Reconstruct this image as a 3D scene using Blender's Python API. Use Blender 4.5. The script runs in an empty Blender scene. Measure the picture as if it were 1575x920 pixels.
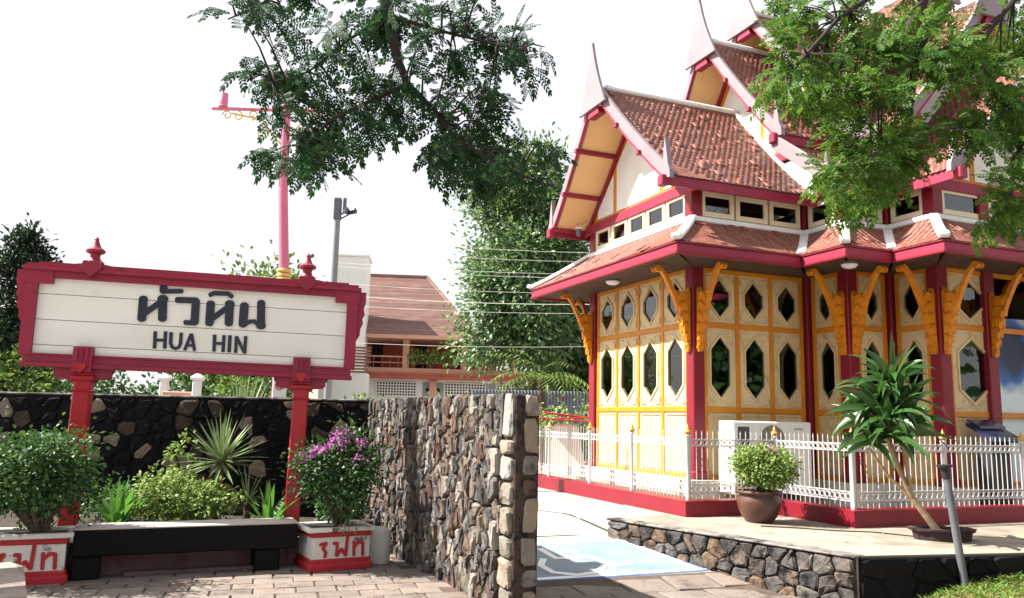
import bpy, bmesh, math, random
import numpy as np
from mathutils import Vector, Matrix
R = math.radians
random.seed(7); rng = np.random.default_rng(11)
scene = bpy.context.scene
col = scene.collection

# ---------------------------------------------------------------- camera, sky, sun, exposure
cam_d = bpy.data.cameras.new('camera'); cam = bpy.data.objects.new('camera', cam_d); col.objects.link(cam)
cam_d.sensor_width = 36.0; cam_d.lens = 36.0 * 1250.0 / 1575.0; cam_d.clip_end = 2000
cam.matrix_world = Matrix.Translation((0, 0, 1.55)) @ Matrix.Rotation(math.pi/2 + 0.147, 4, 'X') @ Matrix.Rotation(0.022, 4, 'Z')
scene.camera = cam
SUN_EL = R(47); SUN_AZ = Vector((-0.97, 0.03, 0)).normalized()      # horizontal direction towards the sun
sun_vec = Vector((SUN_AZ.x*math.cos(SUN_EL), SUN_AZ.y*math.cos(SUN_EL), math.sin(SUN_EL)))
world = bpy.data.worlds.new('World'); scene.world = world; world.use_nodes = True
wn = world.node_tree.nodes; wl = world.node_tree.links; wn.clear()
sky = wn.new('ShaderNodeTexSky'); sky.sky_type = 'NISHITA'; sky.sun_disc = False
sky.sun_elevation = SUN_EL; sky.sun_rotation = math.atan2(SUN_AZ.x, SUN_AZ.y)
sky.air_density = 1.0; sky.dust_density = 6.0; sky.ozone_density = 1.0
cl = wn.new('ShaderNodeMix'); cl.data_type = 'RGBA'; cl.inputs[0].default_value = 0.8       # bright thin overcast veil over the whole sky
cl.inputs[7].default_value = (3.6, 3.62, 3.65, 1)
bg = wn.new('ShaderNodeBackground'); bg.inputs[1].default_value = 0.1
wo = wn.new('ShaderNodeOutputWorld')
wl.new(sky.outputs[0], cl.inputs[6]); wl.new(cl.outputs[2], bg.inputs[0]); wl.new(bg.outputs[0], wo.inputs[0])
sd = bpy.data.lights.new('sun', 'SUN'); sd.energy = 5.0; sd.angle = R(0.6); sd.color = (1.0, 0.95, 0.87)
sun = bpy.data.objects.new('sun', sd); col.objects.link(sun)
sun.rotation_euler = (-sun_vec).to_track_quat('-Z', 'Y').to_euler()
vs = scene.view_settings; vs.view_transform = 'Standard'; vs.look = 'None'; vs.gamma = 1; vs.exposure = 1.68; vs.use_curve_mapping = False

# ---------------------------------------------------------------- materials
def nt(name):
    m = bpy.data.materials.new(name); m.use_nodes = True
    n = m.node_tree.nodes; n.clear()
    return m, n, m.node_tree.links
def pmat(name, a, b=None, scale=3.0, rough=0.6, bump=0.15, bscale=40.0, rnd=0.0, metallic=0.0, spec=0.4,
         stain=None, stretch=(1, 1, 1), hue=0.0, coat=0.0, island=False):
    """paint / stone / wood: two colours mixed by noise, per-object variation, optional stains, fine bump"""
    m, n, l = nt(name)
    out = n.new('ShaderNodeOutputMaterial'); p = n.new('ShaderNodeBsdfPrincipled'); l.new(p.outputs[0], out.inputs[0])
    tc = n.new('ShaderNodeTexCoord'); mp = n.new('ShaderNodeMapping'); mp.inputs['Scale'].default_value = stretch
    l.new(tc.outputs['Object'], mp.inputs[0])
    oi = n.new('ShaderNodeObjectInfo'); mu = n.new('ShaderNodeMath'); mu.operation = 'MULTIPLY'; mu.inputs[1].default_value = 40
    rs = oi.outputs['Random']
    if island:                                     # joined pieces vary one by one too
        ge = n.new('ShaderNodeNewGeometry'); su = n.new('ShaderNodeMath'); fc = n.new('ShaderNodeMath'); fc.operation = 'FRACT'
        l.new(rs, su.inputs[0]); l.new(ge.outputs['Random Per Island'], su.inputs[1]); l.new(su.outputs[0], fc.inputs[0]); rs = fc.outputs[0]
    l.new(rs, mu.inputs[0])
    def noise(s, d=6, r=0.6):
        t = n.new('ShaderNodeTexNoise'); t.noise_dimensions = '4D'; t.inputs['Scale'].default_value = s
        t.inputs['Detail'].default_value = d; t.inputs['Roughness'].default_value = r
        l.new(mp.outputs[0], t.inputs['Vector']); l.new(mu.outputs[0], t.inputs['W']); return t
    b = b or tuple(c*0.8 for c in a)
    cr = n.new('ShaderNodeValToRGB'); cr.color_ramp.elements[0].position = 0.32; cr.color_ramp.elements[1].position = 0.68
    cr.color_ramp.elements[0].color = (*a, 1); cr.color_ramp.elements[1].color = (*b, 1)
    l.new(noise(scale).outputs['Fac'], cr.inputs[0]); c = cr.outputs[0]
    if stain:
        sc, amt, ss = stain[:3]; soft = stain[3] if len(stain) > 3 else 0.1
        r2 = n.new('ShaderNodeValToRGB'); r2.color_ramp.elements[0].position = 1-amt-soft/2; r2.color_ramp.elements[1].position = min(1, 1-amt+soft/2)
        l.new(noise(ss, 8, 0.65).outputs['Fac'], r2.inputs[0])
        mx = n.new('ShaderNodeMix'); mx.data_type = 'RGBA'; mx.inputs[7].default_value = (*sc, 1)
        l.new(r2.outputs[0], mx.inputs[0]); l.new(c, mx.inputs[6]); c = mx.outputs[2]
    if rnd or hue:
        hs = n.new('ShaderNodeHueSaturation'); mr = n.new('ShaderNodeMapRange')
        mr.inputs[3].default_value = 1-rnd; mr.inputs[4].default_value = 1+rnd
        l.new(rs, mr.inputs[0]); l.new(mr.outputs[0], hs.inputs['Value'])
        if hue:
            m2 = n.new('ShaderNodeMath'); m2.operation = 'MULTIPLY'; m2.inputs[1].default_value = 13.37
            fr = n.new('ShaderNodeMath'); fr.operation = 'FRACT'; l.new(rs, m2.inputs[0]); l.new(m2.outputs[0], fr.inputs[0])
            m3 = n.new('ShaderNodeMapRange'); m3.inputs[3].default_value = 1-hue; m3.inputs[4].default_value = 1+hue
            l.new(fr.outputs[0], m3.inputs[0]); l.new(m3.outputs[0], hs.inputs['Saturation'])
        l.new(c, hs.inputs['Color']); c = hs.outputs[0]
    l.new(c, p.inputs['Base Color'])
    p.inputs['Roughness'].default_value = rough; p.inputs['Metallic'].default_value = metallic
    p.inputs['Specular IOR Level'].default_value = spec; p.inputs['Coat Weight'].default_value = coat
    if bump:
        bt = n.new('ShaderNodeBump'); bt.inputs['Strength'].default_value = bump; bt.inputs['Distance'].default_value = 0.02
        l.new(noise(bscale, 5).outputs['Fac'], bt.inputs['Height']); l.new(bt.outputs[0], p.inputs['Normal'])
    return m
def leafmat(name, cs, trans=0.35, gloss=0.07, rough=0.5, tboost=1.3):
    gloss *= .55
    m, n, l = nt(name)
    out = n.new('ShaderNodeOutputMaterial'); g = n.new('ShaderNodeNewGeometry'); cr = n.new('ShaderNodeValToRGB')
    e = cr.color_ramp.elements
    for i, c in enumerate(cs):
        if i >= 2: e.new(1.0)
    for i, c in enumerate(cs): e[i].position = i/(len(cs)-1); e[i].color = (*c, 1)
    l.new(g.outputs['Random Per Island'], cr.inputs[0])
    d = n.new('ShaderNodeBsdfDiffuse'); t = n.new('ShaderNodeBsdfTranslucent'); gl = n.new('ShaderNodeBsdfGlossy'); gl.inputs['Roughness'].default_value = rough
    hs = n.new('ShaderNodeHueSaturation'); hs.inputs['Value'].default_value = tboost; hs.inputs['Hue'].default_value = 0.485
    l.new(cr.outputs[0], d.inputs[0]); l.new(cr.outputs[0], hs.inputs['Color']); l.new(hs.outputs[0], t.inputs[0])
    m1 = n.new('ShaderNodeMixShader'); m1.inputs[0].default_value = trans; l.new(d.outputs[0], m1.inputs[1]); l.new(t.outputs[0], m1.inputs[2])
    m2 = n.new('ShaderNodeMixShader'); m2.inputs[0].default_value = gloss; l.new(m1.outputs[0], m2.inputs[1]); l.new(gl.outputs[0], m2.inputs[2])
    l.new(m2.outputs[0], out.inputs[0]); return m
def glassmat(name, tint=(0.22, 0.24, 0.24), refl=0.07):
    m, n, l = nt(name)
    out = n.new('ShaderNodeOutputMaterial'); t = n.new('ShaderNodeBsdfTransparent'); t.inputs[0].default_value = (*tint, 1)
    g = n.new('ShaderNodeBsdfGlossy'); g.inputs['Roughness'].default_value = 0.03; g.inputs[0].default_value = (0.9, 0.92, 0.92, 1)
    tc = n.new('ShaderNodeTexCoord'); no = n.new('ShaderNodeTexNoise'); no.inputs['Scale'].default_value = 2.5
    bt = n.new('ShaderNodeBump'); bt.inputs['Strength'].default_value = 0.05; bt.inputs['Distance'].default_value = 0.05
    l.new(tc.outputs['Object'], no.inputs[0]); l.new(no.outputs[0], bt.inputs['Height']); l.new(bt.outputs[0], g.inputs['Normal'])
    f = n.new('ShaderNodeFresnel'); f.inputs['IOR'].default_value = 1.5
    ad = n.new('ShaderNodeMath'); ad.operation = 'ADD'; ad.inputs[1].default_value = refl; l.new(f.outputs[0], ad.inputs[0])
    mx = n.new('ShaderNodeMixShader'); l.new(ad.outputs[0], mx.inputs[0]); l.new(t.outputs[0], mx.inputs[1]); l.new(g.outputs[0], mx.inputs[2])
    l.new(mx.outputs[0], out.inputs[0]); return m

SOOT = (0.008, 0.008, 0.010)
RED = (0.215, 0.008, 0.020); RED2 = (0.155, 0.007, 0.017)
mt = dict(
 red=pmat('red_paint', RED, RED2, 2.5, 0.45, 0.08, 60, 0.05, stain=((0.12, 0.01, 0.02), 0.33, 9)),
 crimson=pmat('crimson_paint', (0.28, 0.018, 0.050), (0.21, 0.014, 0.038), 2.0, 0.5, 0.08, 50, 0.05, stain=((0.13, 0.012, 0.03), 0.36, 7)),
 pinkwhite=pmat('pale_pink_paint', (0.245, 0.195, 0.212), (0.205, 0.158, 0.175), 1.5, 0.5, 0.06, 60, stain=((0.20, 0.085, 0.12), 0.34, 4)),
 signred=pmat('sign_red_paint', (0.27, 0.010, 0.036), (0.20, 0.009, 0.03), 3.0, 0.5, 0.12, 70, 0.08, stain=((0.10, 0.01, 0.02), 0.36, 10)),
 postred=pmat('post_red_paint', (0.38, 0.008, 0.018), (0.29, 0.008, 0.016), 3.0, 0.4, 0.08, 60, stain=((0.2, 0.01, 0.02), 0.33, 9)),
 boardwhite=pmat('board_white_paint', (0.77, 0.75, 0.70), (0.68, 0.66, 0.61), 2.2, 0.55, 0.2, 26, 0.04, stain=((0.33, 0.30, 0.25), 0.30, 14), stretch=(0.5, 1, 1.5)),
 letter=pmat('letter_black', (0.015, 0.017, 0.03), (0.025, 0.027, 0.045), 6, 0.35, 0.05, 60),
 cream=pmat('cream_paint', (0.64, 0.50, 0.285), (0.56, 0.43, 0.235), 2.0, 0.5, 0.15, 30, 0.07, stain=((0.33, 0.21, 0.09), 0.37, 5, 0.2)),
 creampale=pmat('pale_cream_paint', (0.74, 0.66, 0.47), (0.68, 0.58, 0.40), 2.0, 0.5, 0.08, 30, 0.04, stain=((0.46, 0.34, 0.18), 0.30, 6)),
 ochre=pmat('ochre_soffit_paint', (0.80, 0.56, 0.26), (0.70, 0.47, 0.21), 1.5, 0.6, 0.06, 30, 0.04, stain=((0.38, 0.18, 0.06), 0.32, 4)),
 orange=pmat('orange_paint', (0.62, 0.23, 0.012), (0.50, 0.17, 0.012), 4, 0.45, 0.08, 50, 0.05, stain=((0.28, 0.09, 0.01), 0.33, 10)),
 gold=pmat('carved_gold_orange', (0.66, 0.24, 0.008), (0.48, 0.15, 0.006), 9, 0.4, 0.35, 26, 0.06, stain=((0.22, 0.06, 0.005), 0.36, 14)),
 finialgold=pmat('finial_gold', (0.62, 0.36, 0.07), (0.45, 0.24, 0.04), 8, 0.35, 0.1, 40, metallic=0.5),
 white=pmat('white_paint', (0.78, 0.78, 0.77), (0.70, 0.70, 0.69), 3, 0.45, 0.05, 50, 0.03, stain=((0.45, 0.44, 0.42), 0.28, 9)),
 fencewhite=pmat('fence_white_paint', (0.50, 0.50, 0.50), (0.42, 0.42, 0.42), 5, 0.4, 0.05, 60, 0.03, stain=((0.24, 0.20, 0.17), 0.30, 9)),
 plaster=pmat('white_lime_plaster', (0.80, 0.79, 0.75), (0.70, 0.69, 0.66), 2, 0.8, 0.25, 14, stain=((0.35, 0.34, 0.32), 0.32, 5)),
 podium=pmat('podium_plaster', (0.52, 0.48, 0.42), (0.43, 0.40, 0.35), 2, 0.8, 0.2, 18, stain=((0.30, 0.28, 0.25), 0.34, 4)),
 tile=pmat('roof_tile_clay', (0.215, 0.072, 0.05), (0.165, 0.055, 0.038), 2, 0.5, 0.15, 60, 0.13, hue=0.10, stain=((0.24, 0.115, 0.083), 0.34, 1.2, 0.3), spec=0.5, island=True),
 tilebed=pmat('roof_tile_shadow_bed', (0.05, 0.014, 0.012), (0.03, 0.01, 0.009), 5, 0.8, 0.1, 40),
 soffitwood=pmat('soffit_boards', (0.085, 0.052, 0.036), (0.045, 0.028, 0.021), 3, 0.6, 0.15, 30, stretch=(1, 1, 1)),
 darkroom=pmat('interior_plaster', (0.20, 0.13, 0.08), (0.14, 0.09, 0.06), 2, 0.8, 0.05, 20),
 glass=glassmat('window_glass'),
 stone=None, quoin=None,
 mortar=pmat('dark_mortar', (0.035, 0.03, 0.028), (0.06, 0.045, 0.038), 6, 0.9, 0.5, 30, stain=((0.012, 0.011, 0.012), 0.5, 8)),
 mortarred=pmat('reddish_mortar', (0.075, 0.045, 0.034), (0.045, 0.03, 0.025), 7, 0.9, 0.6, 30, stain=((0.012, 0.010, 0.010), 0.48, 9)),
 sootmortar=pmat('soot_black_render', (0.007, 0.007, 0.009), (0.014, 0.012, 0.013), 5, 0.9, 0.6, 22, spec=0.1, stain=((0.14, 0.11, 0.085), 0.33, 3.2, 0.08)),
 coping=pmat('wall_coping', (0.24, 0.22, 0.20), (0.10, 0.09, 0.085), 5, 0.9, 0.5, 25, stain=((0.02, 0.02, 0.022), 0.5, 4)),
 concrete=pmat('pale_concrete', (0.30, 0.26, 0.21), (0.24, 0.205, 0.165), 0.8, 0.85, 0.25, 25, stain=((0.13, 0.10, 0.076), 0.42, 1.6, 0.25)),
 roadc=pmat('pale_road_concrete', (0.34, 0.32, 0.29), (0.28, 0.26, 0.235), 0.7, 0.8, 0.2, 30, stain=((0.20, 0.175, 0.15), 0.38, 1.1, 0.25)),
 paver=pmat('brick_paver', (0.195, 0.158, 0.135), (0.148, 0.12, 0.103), 4, 0.85, 0.35, 35, 0.16, hue=0.15, stain=((0.07, 0.05, 0.042), 0.38, 3.5, 0.2)),
 joint=pmat('paver_joint_sand', (0.10, 0.07, 0.055), (0.06, 0.045, 0.035), 9, 0.95, 0.4, 40),
 soil=pmat('garden_soil', (0.20, 0.095, 0.05), (0.11, 0.06, 0.035), 6, 0.95, 0.8, 18, stain=((0.32, 0.17, 0.10), 0.35, 11)),
 darksoil=pmat('bed_soil', (0.022, 0.015, 0.011), (0.04, 0.027, 0.019), 6, 0.95, 0.8, 18),
 baypaint=pmat('bay_blue_paint', (0.14, 0.205, 0.27), (0.17, 0.23, 0.285), 1.4, 0.6, 0.1, 40, stain=((0.26, 0.29, 0.32), 0.40, 1.6, 0.35)),
 bayedge=pmat('bay_edge_blue', (0.05, 0.12, 0.42), (0.10, 0.2, 0.5), 4, 0.6, 0.1, 40),
 roadwhite=pmat('road_white_paint', (0.78, 0.79, 0.80), (0.70, 0.71, 0.72), 3, 0.6, 0.08, 40, stain=((0.5, 0.52, 0.55), 0.32, 6)),
 blackwood=pmat('black_tarred_timber', (0.004, 0.004, 0.0045), (0.008, 0.007, 0.007), 3, 0.7, 0.5, 30, spec=0.12, stretch=(0.3, 1, 1), stain=((0.03, 0.009, 0.009), 0.28, 6)),
 greywood=pmat('weathered_wood', (0.42, 0.37, 0.33), (0.24, 0.19, 0.165), 3, 0.9, 0.9, 16, stretch=(1, 8, 8)),
 benchtop=pmat('worn_bench_top', (0.46, 0.42, 0.39), (0.32, 0.29, 0.27), 3, 0.7, 0.3, 25, stretch=(0.4, 1, 1)),
 planterwhite=pmat('planter_white_limewash', (0.66, 0.65, 0.61), (0.52, 0.50, 0.47), 3, 0.85, 0.35, 20, stain=((0.10, 0.085, 0.07), 0.39, 7, 0.08)),
 planterred=pmat('planter_red_paint', (0.44, 0.02, 0.035), (0.28, 0.014, 0.025), 5, 0.7, 0.25, 25, stain=((0.5, 0.36, 0.34), 0.32, 12, 0.05)),
 oldkerb=pmat('faded_kerb_paint', (0.16, 0.10, 0.095), (0.09, 0.06, 0.06), 4, 0.9, 0.4, 25, spec=0.1, stain=((0.16, 0.02, 0.025), 0.36, 4)),
 clay=pmat('glazed_terracotta', (0.105, 0.042, 0.028), (0.06, 0.024, 0.018), 3, 0.4, 0.12, 22, stain=((0.17, 0.08, 0.055), 0.32, 7), spec=0.5),
 ringclay=pmat('dark_ring_clay', (0.05, 0.026, 0.025), (0.028, 0.017, 0.018), 5, 0.85, 0.3, 25, stain=((0.22, 0.17, 0.14), 0.30, 8, 0.05)),
 bark=pmat('bark', (0.12, 0.085, 0.06), (0.06, 0.045, 0.035), 9, 0.95, 0.8, 24, stretch=(1, 1, 0.3)),
 darkbark=pmat('dark_bark', (0.045, 0.032, 0.030), (0.025, 0.02, 0.02), 9, 0.95, 0.6, 24),
 cane=pmat('cane_bark', (0.42, 0.30, 0.18), (0.26, 0.18, 0.11), 9, 0.8, 0.4, 40, stretch=(1, 1, 3)),
 steel=pmat('galvanised_grey', (0.15, 0.16, 0.18), (0.10, 0.11, 0.125), 4, 0.45, 0.08, 50, metallic=0.3, stain=((0.20, 0.17, 0.15), 0.33, 8)),
 lightsteel=pmat('light_grey_steel', (0.26, 0.27, 0.29), (0.20, 0.21, 0.23), 4, 0.5, 0.05, 50, metallic=0.2),
 blackmetal=pmat('black_plastic', (0.015, 0.015, 0.017), (0.03, 0.03, 0.033), 5, 0.4, 0.06, 50),
 pinkmetal=pmat('pink_lamp_paint', (0.62, 0.17, 0.27), (0.54, 0.13, 0.22), 3, 0.4, 0.04, 50),
 yellow=pmat('yellow_scroll_paint', (0.70, 0.48, 0.12), (0.58, 0.38, 0.09), 6, 0.45, 0.05, 50),
 ac=pmat('appliance_white', (0.78, 0.77, 0.74), (0.72, 0.71, 0.68), 2, 0.4, 0.03, 40, stain=((0.55, 0.52, 0.47), 0.28, 5)),
 acgrille=pmat('grille_grey', (0.40, 0.36, 0.30), (0.32, 0.29, 0.24), 6, 0.5, 0.05, 50),
 acshade=pmat('fan_shade', (0.22, 0.19, 0.15), (0.17, 0.15, 0.12), 6, 0.6, 0.05, 50),
 acdark=pmat('coil_dark', (0.05, 0.05, 0.055), (0.09, 0.09, 0.095), 30, 0.6, 0.3, 80),
 navy=pmat('navy_gloss', (0.012, 0.016, 0.045), (0.02, 0.025, 0.07), 4, 0.22, 0.05, 30, coat=0.3),
 brickred=pmat('terracotta_render', (0.36, 0.085, 0.05), (0.27, 0.06, 0.04), 1.2, 0.8, 0.1, 20, stain=((0.16, 0.04, 0.03), 0.32, 2)),
 salmon=pmat('salmon_paint', (0.58, 0.31, 0.22), (0.50, 0.26, 0.18), 1.5, 0.7, 0.1, 20),
 farroof=pmat('far_roof_tile', (0.205, 0.115, 0.095), (0.15, 0.08, 0.068), 1.0, 0.75, 0.1, 30, rnd=0.22, stain=((0.32, 0.19, 0.15), 0.34, 0.9, 0.3), island=True),
 farwhite=pmat('far_white_wall', (0.78, 0.76, 0.72), (0.72, 0.70, 0.66), 0.5, 0.85, 0.05, 10, stain=((0.6, 0.57, 0.53), 0.3, 0.7, 0.3)),
 fargrey=pmat('far_grey_shutter', (0.30, 0.31, 0.33), (0.24, 0.25, 0.27), 2, 0.6, 0.05, 20),
 dark=pmat('dark_opening', (0.012, 0.008, 0.008), (0.02, 0.013, 0.012), 2, 0.8, 0.0),
 corr=pmat('corrugated_metal', (0.20, 0.23, 0.27), (0.13, 0.15, 0.18), 2, 0.5, 0.05, 20, metallic=0.3, stain=((0.22, 0.13, 0.09), 0.35, 2)),
 tarp=pmat('red_sheet', (0.50, 0.03, 0.035), (0.36, 0.02, 0.03), 2, 0.6, 0.1, 10),
 mulch=pmat('dry_leaf', (0.42, 0.31, 0.17), (0.28, 0.18, 0.09), 8, 0.8, 0.1, 20, 0.3),
)
def stonemat(name, cs, rnd=0.25, stain=None, bs=22, soot=0.3, interp='LINEAR'):
    m = pmat(name, cs[0], cs[1], 7, 0.95, 1.0, bs, rnd, stain=stain or (SOOT, soot, 6, 0.18), spec=0.15)
    n = m.node_tree.nodes; l = m.node_tree.links
    ramp = [x for x in n if x.type == 'VALTORGB'][0]
    oi = [x for x in n if x.type == 'OBJECT_INFO'][0]
    # each stone picks its own colour from a range; the noise then mottles it
    pick = n.new('ShaderNodeValToRGB'); e = pick.color_ramp.elements
    pick.color_ramp.interpolation = interp
    for i in range(len(cs)-2): e.new(0.5)
    for i, c in enumerate(cs): e[i].position = i/(len(cs)-1); e[i].color = (*c, 1)
    l.new(oi.outputs['Random'], pick.inputs[0])
    mx = n.new('ShaderNodeMix'); mx.data_type = 'RGBA'; mx.inputs[0].default_value = 0.85
    tgt = [k for k in l if k.from_node == ramp][0].to_socket
    l.new(ramp.outputs[0], mx.inputs[6]); l.new(pick.outputs[0], mx.inputs[7]); l.new(mx.outputs[2], tgt)
    return m
mt['stone'] = stonemat('rubble_stone', [(0.16, 0.145, 0.13), (0.075, 0.07, 0.07), (0.17, 0.115, 0.08), (0.10, 0.098, 0.103), (0.21, 0.185, 0.15), (0.12, 0.065, 0.043), (0.055, 0.052, 0.055), (0.17, 0.155, 0.14), (0.24, 0.215, 0.185)], soot=0.43)
mt['quoin'] = stonemat('pale_quoin_stone', [(0.28, 0.25, 0.21), (0.19, 0.175, 0.15), (0.26, 0.205, 0.15), (0.21, 0.205, 0.20)], soot=0.38)
mt['sootstone'] = stonemat('soot_stained_stone', [(0.006, 0.006, 0.008), (0.009, 0.008, 0.010), (0.005, 0.005, 0.007), (0.06, 0.048, 0.04), (0.008, 0.008, 0.010), (0.006, 0.006, 0.008), (0.18, 0.15, 0.12), (0.007, 0.007, 0.009), (0.006, 0.006, 0.008)], stain=((0.20, 0.165, 0.13), 0.345, 3.2, 0.07), interp='CONSTANT')
mt['lowstone'] = stonemat('terrace_rubble', [(0.085, 0.082, 0.08), (0.145, 0.132, 0.118), (0.05, 0.048, 0.05), (0.15, 0.095, 0.058), (0.11, 0.105, 0.107), (0.07, 0.064, 0.062)], soot=0.46)
mt['blackstone'] = stonemat('black_stained_shaded_stone', [(0.010, 0.010, 0.011), (0.007, 0.007, 0.008), (0.014, 0.013, 0.013)], stain=((0.05, 0.045, 0.038), 0.30, 5, 0.1))  # return face: its shadow is put into the stone colour along with black stain
G1, G2, G3, G4 = (0.020, 0.055, 0.018), (0.035, 0.095, 0.020), (0.065, 0.145, 0.025), (0.12, 0.20, 0.035)
lf = dict(
 fore_shaded=leafmat('shaded_pinnate_leaf', [(0.010, 0.028, 0.015), (0.015, 0.043, 0.016), (0.025, 0.062, 0.018)], 0.30, 0.02, tboost=1.5),  # boughs over the sign: their shade is put into the leaf colour
 bright=leafmat('sunlit_pinnate_leaf', [(0.024, 0.07, 0.013), (0.045, 0.11, 0.016), (0.09, 0.16, 0.022)], 0.42, 0.02, tboost=1.7),  # boughs before the pavilion: sunlight put into the leaf colour
 mango=leafmat('mango_leaf', [(0.03, 0.085, 0.028), (0.055, 0.125, 0.035), (0.09, 0.17, 0.05), (0.15, 0.24, 0.09)], 0.35, 0.1),
 tree=leafmat('tree_leaf', [G1, (0.03, 0.085, 0.025), G2, (0.06, 0.13, 0.04)], 0.3, 0.08),
 darktree=leafmat('dark_tree_leaf', [(0.012, 0.026, 0.016), (0.018, 0.038, 0.018), (0.028, 0.05, 0.022)], 0.2, 0.04),
 bush=leafmat('bush_leaf', [(0.014, 0.048, 0.014), (0.032, 0.09, 0.02), (0.065, 0.14, 0.03)], 0.3, 0.06),
 lime=leafmat('lime_leaf', [(0.08, 0.16, 0.025), (0.15, 0.25, 0.045), (0.32, 0.38, 0.15)], 0.35, 0.06),
 garden=leafmat('garden_leaf', [(0.035, 0.085, 0.02), (0.09, 0.16, 0.03), (0.17, 0.22, 0.05)], 0.35, 0.05),
 flower=leafmat('bract_pink', [(0.36, 0.07, 0.30), (0.46, 0.16, 0.40), (0.40, 0.20, 0.36)], 0.4, 0.03),
 yucca=leafmat('yucca_leaf', [(0.08, 0.15, 0.06), (0.13, 0.20, 0.08), (0.20, 0.25, 0.10)], 0.2, 0.1),
 strap=leafmat('strap_leaf', [(0.03, 0.13, 0.02), (0.06, 0.19, 0.025), (0.10, 0.24, 0.04)], 0.4, 0.08),
 drac=leafmat('dracaena_leaf', [(0.014, 0.055, 0.014), (0.03, 0.088, 0.018), (0.06, 0.135, 0.028)], 0.32, 0.09, 0.35),
 dry=leafmat('pale_dry_leaf', [(0.28, 0.24, 0.13), (0.36, 0.32, 0.18)], 0.3, 0.03),
 grass=leafmat('grass_blade', [(0.05, 0.12, 0.02), (0.10, 0.20, 0.03), (0.17, 0.26, 0.05), (0.22, 0.20, 0.08)], 0.35, 0.05),
)

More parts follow.
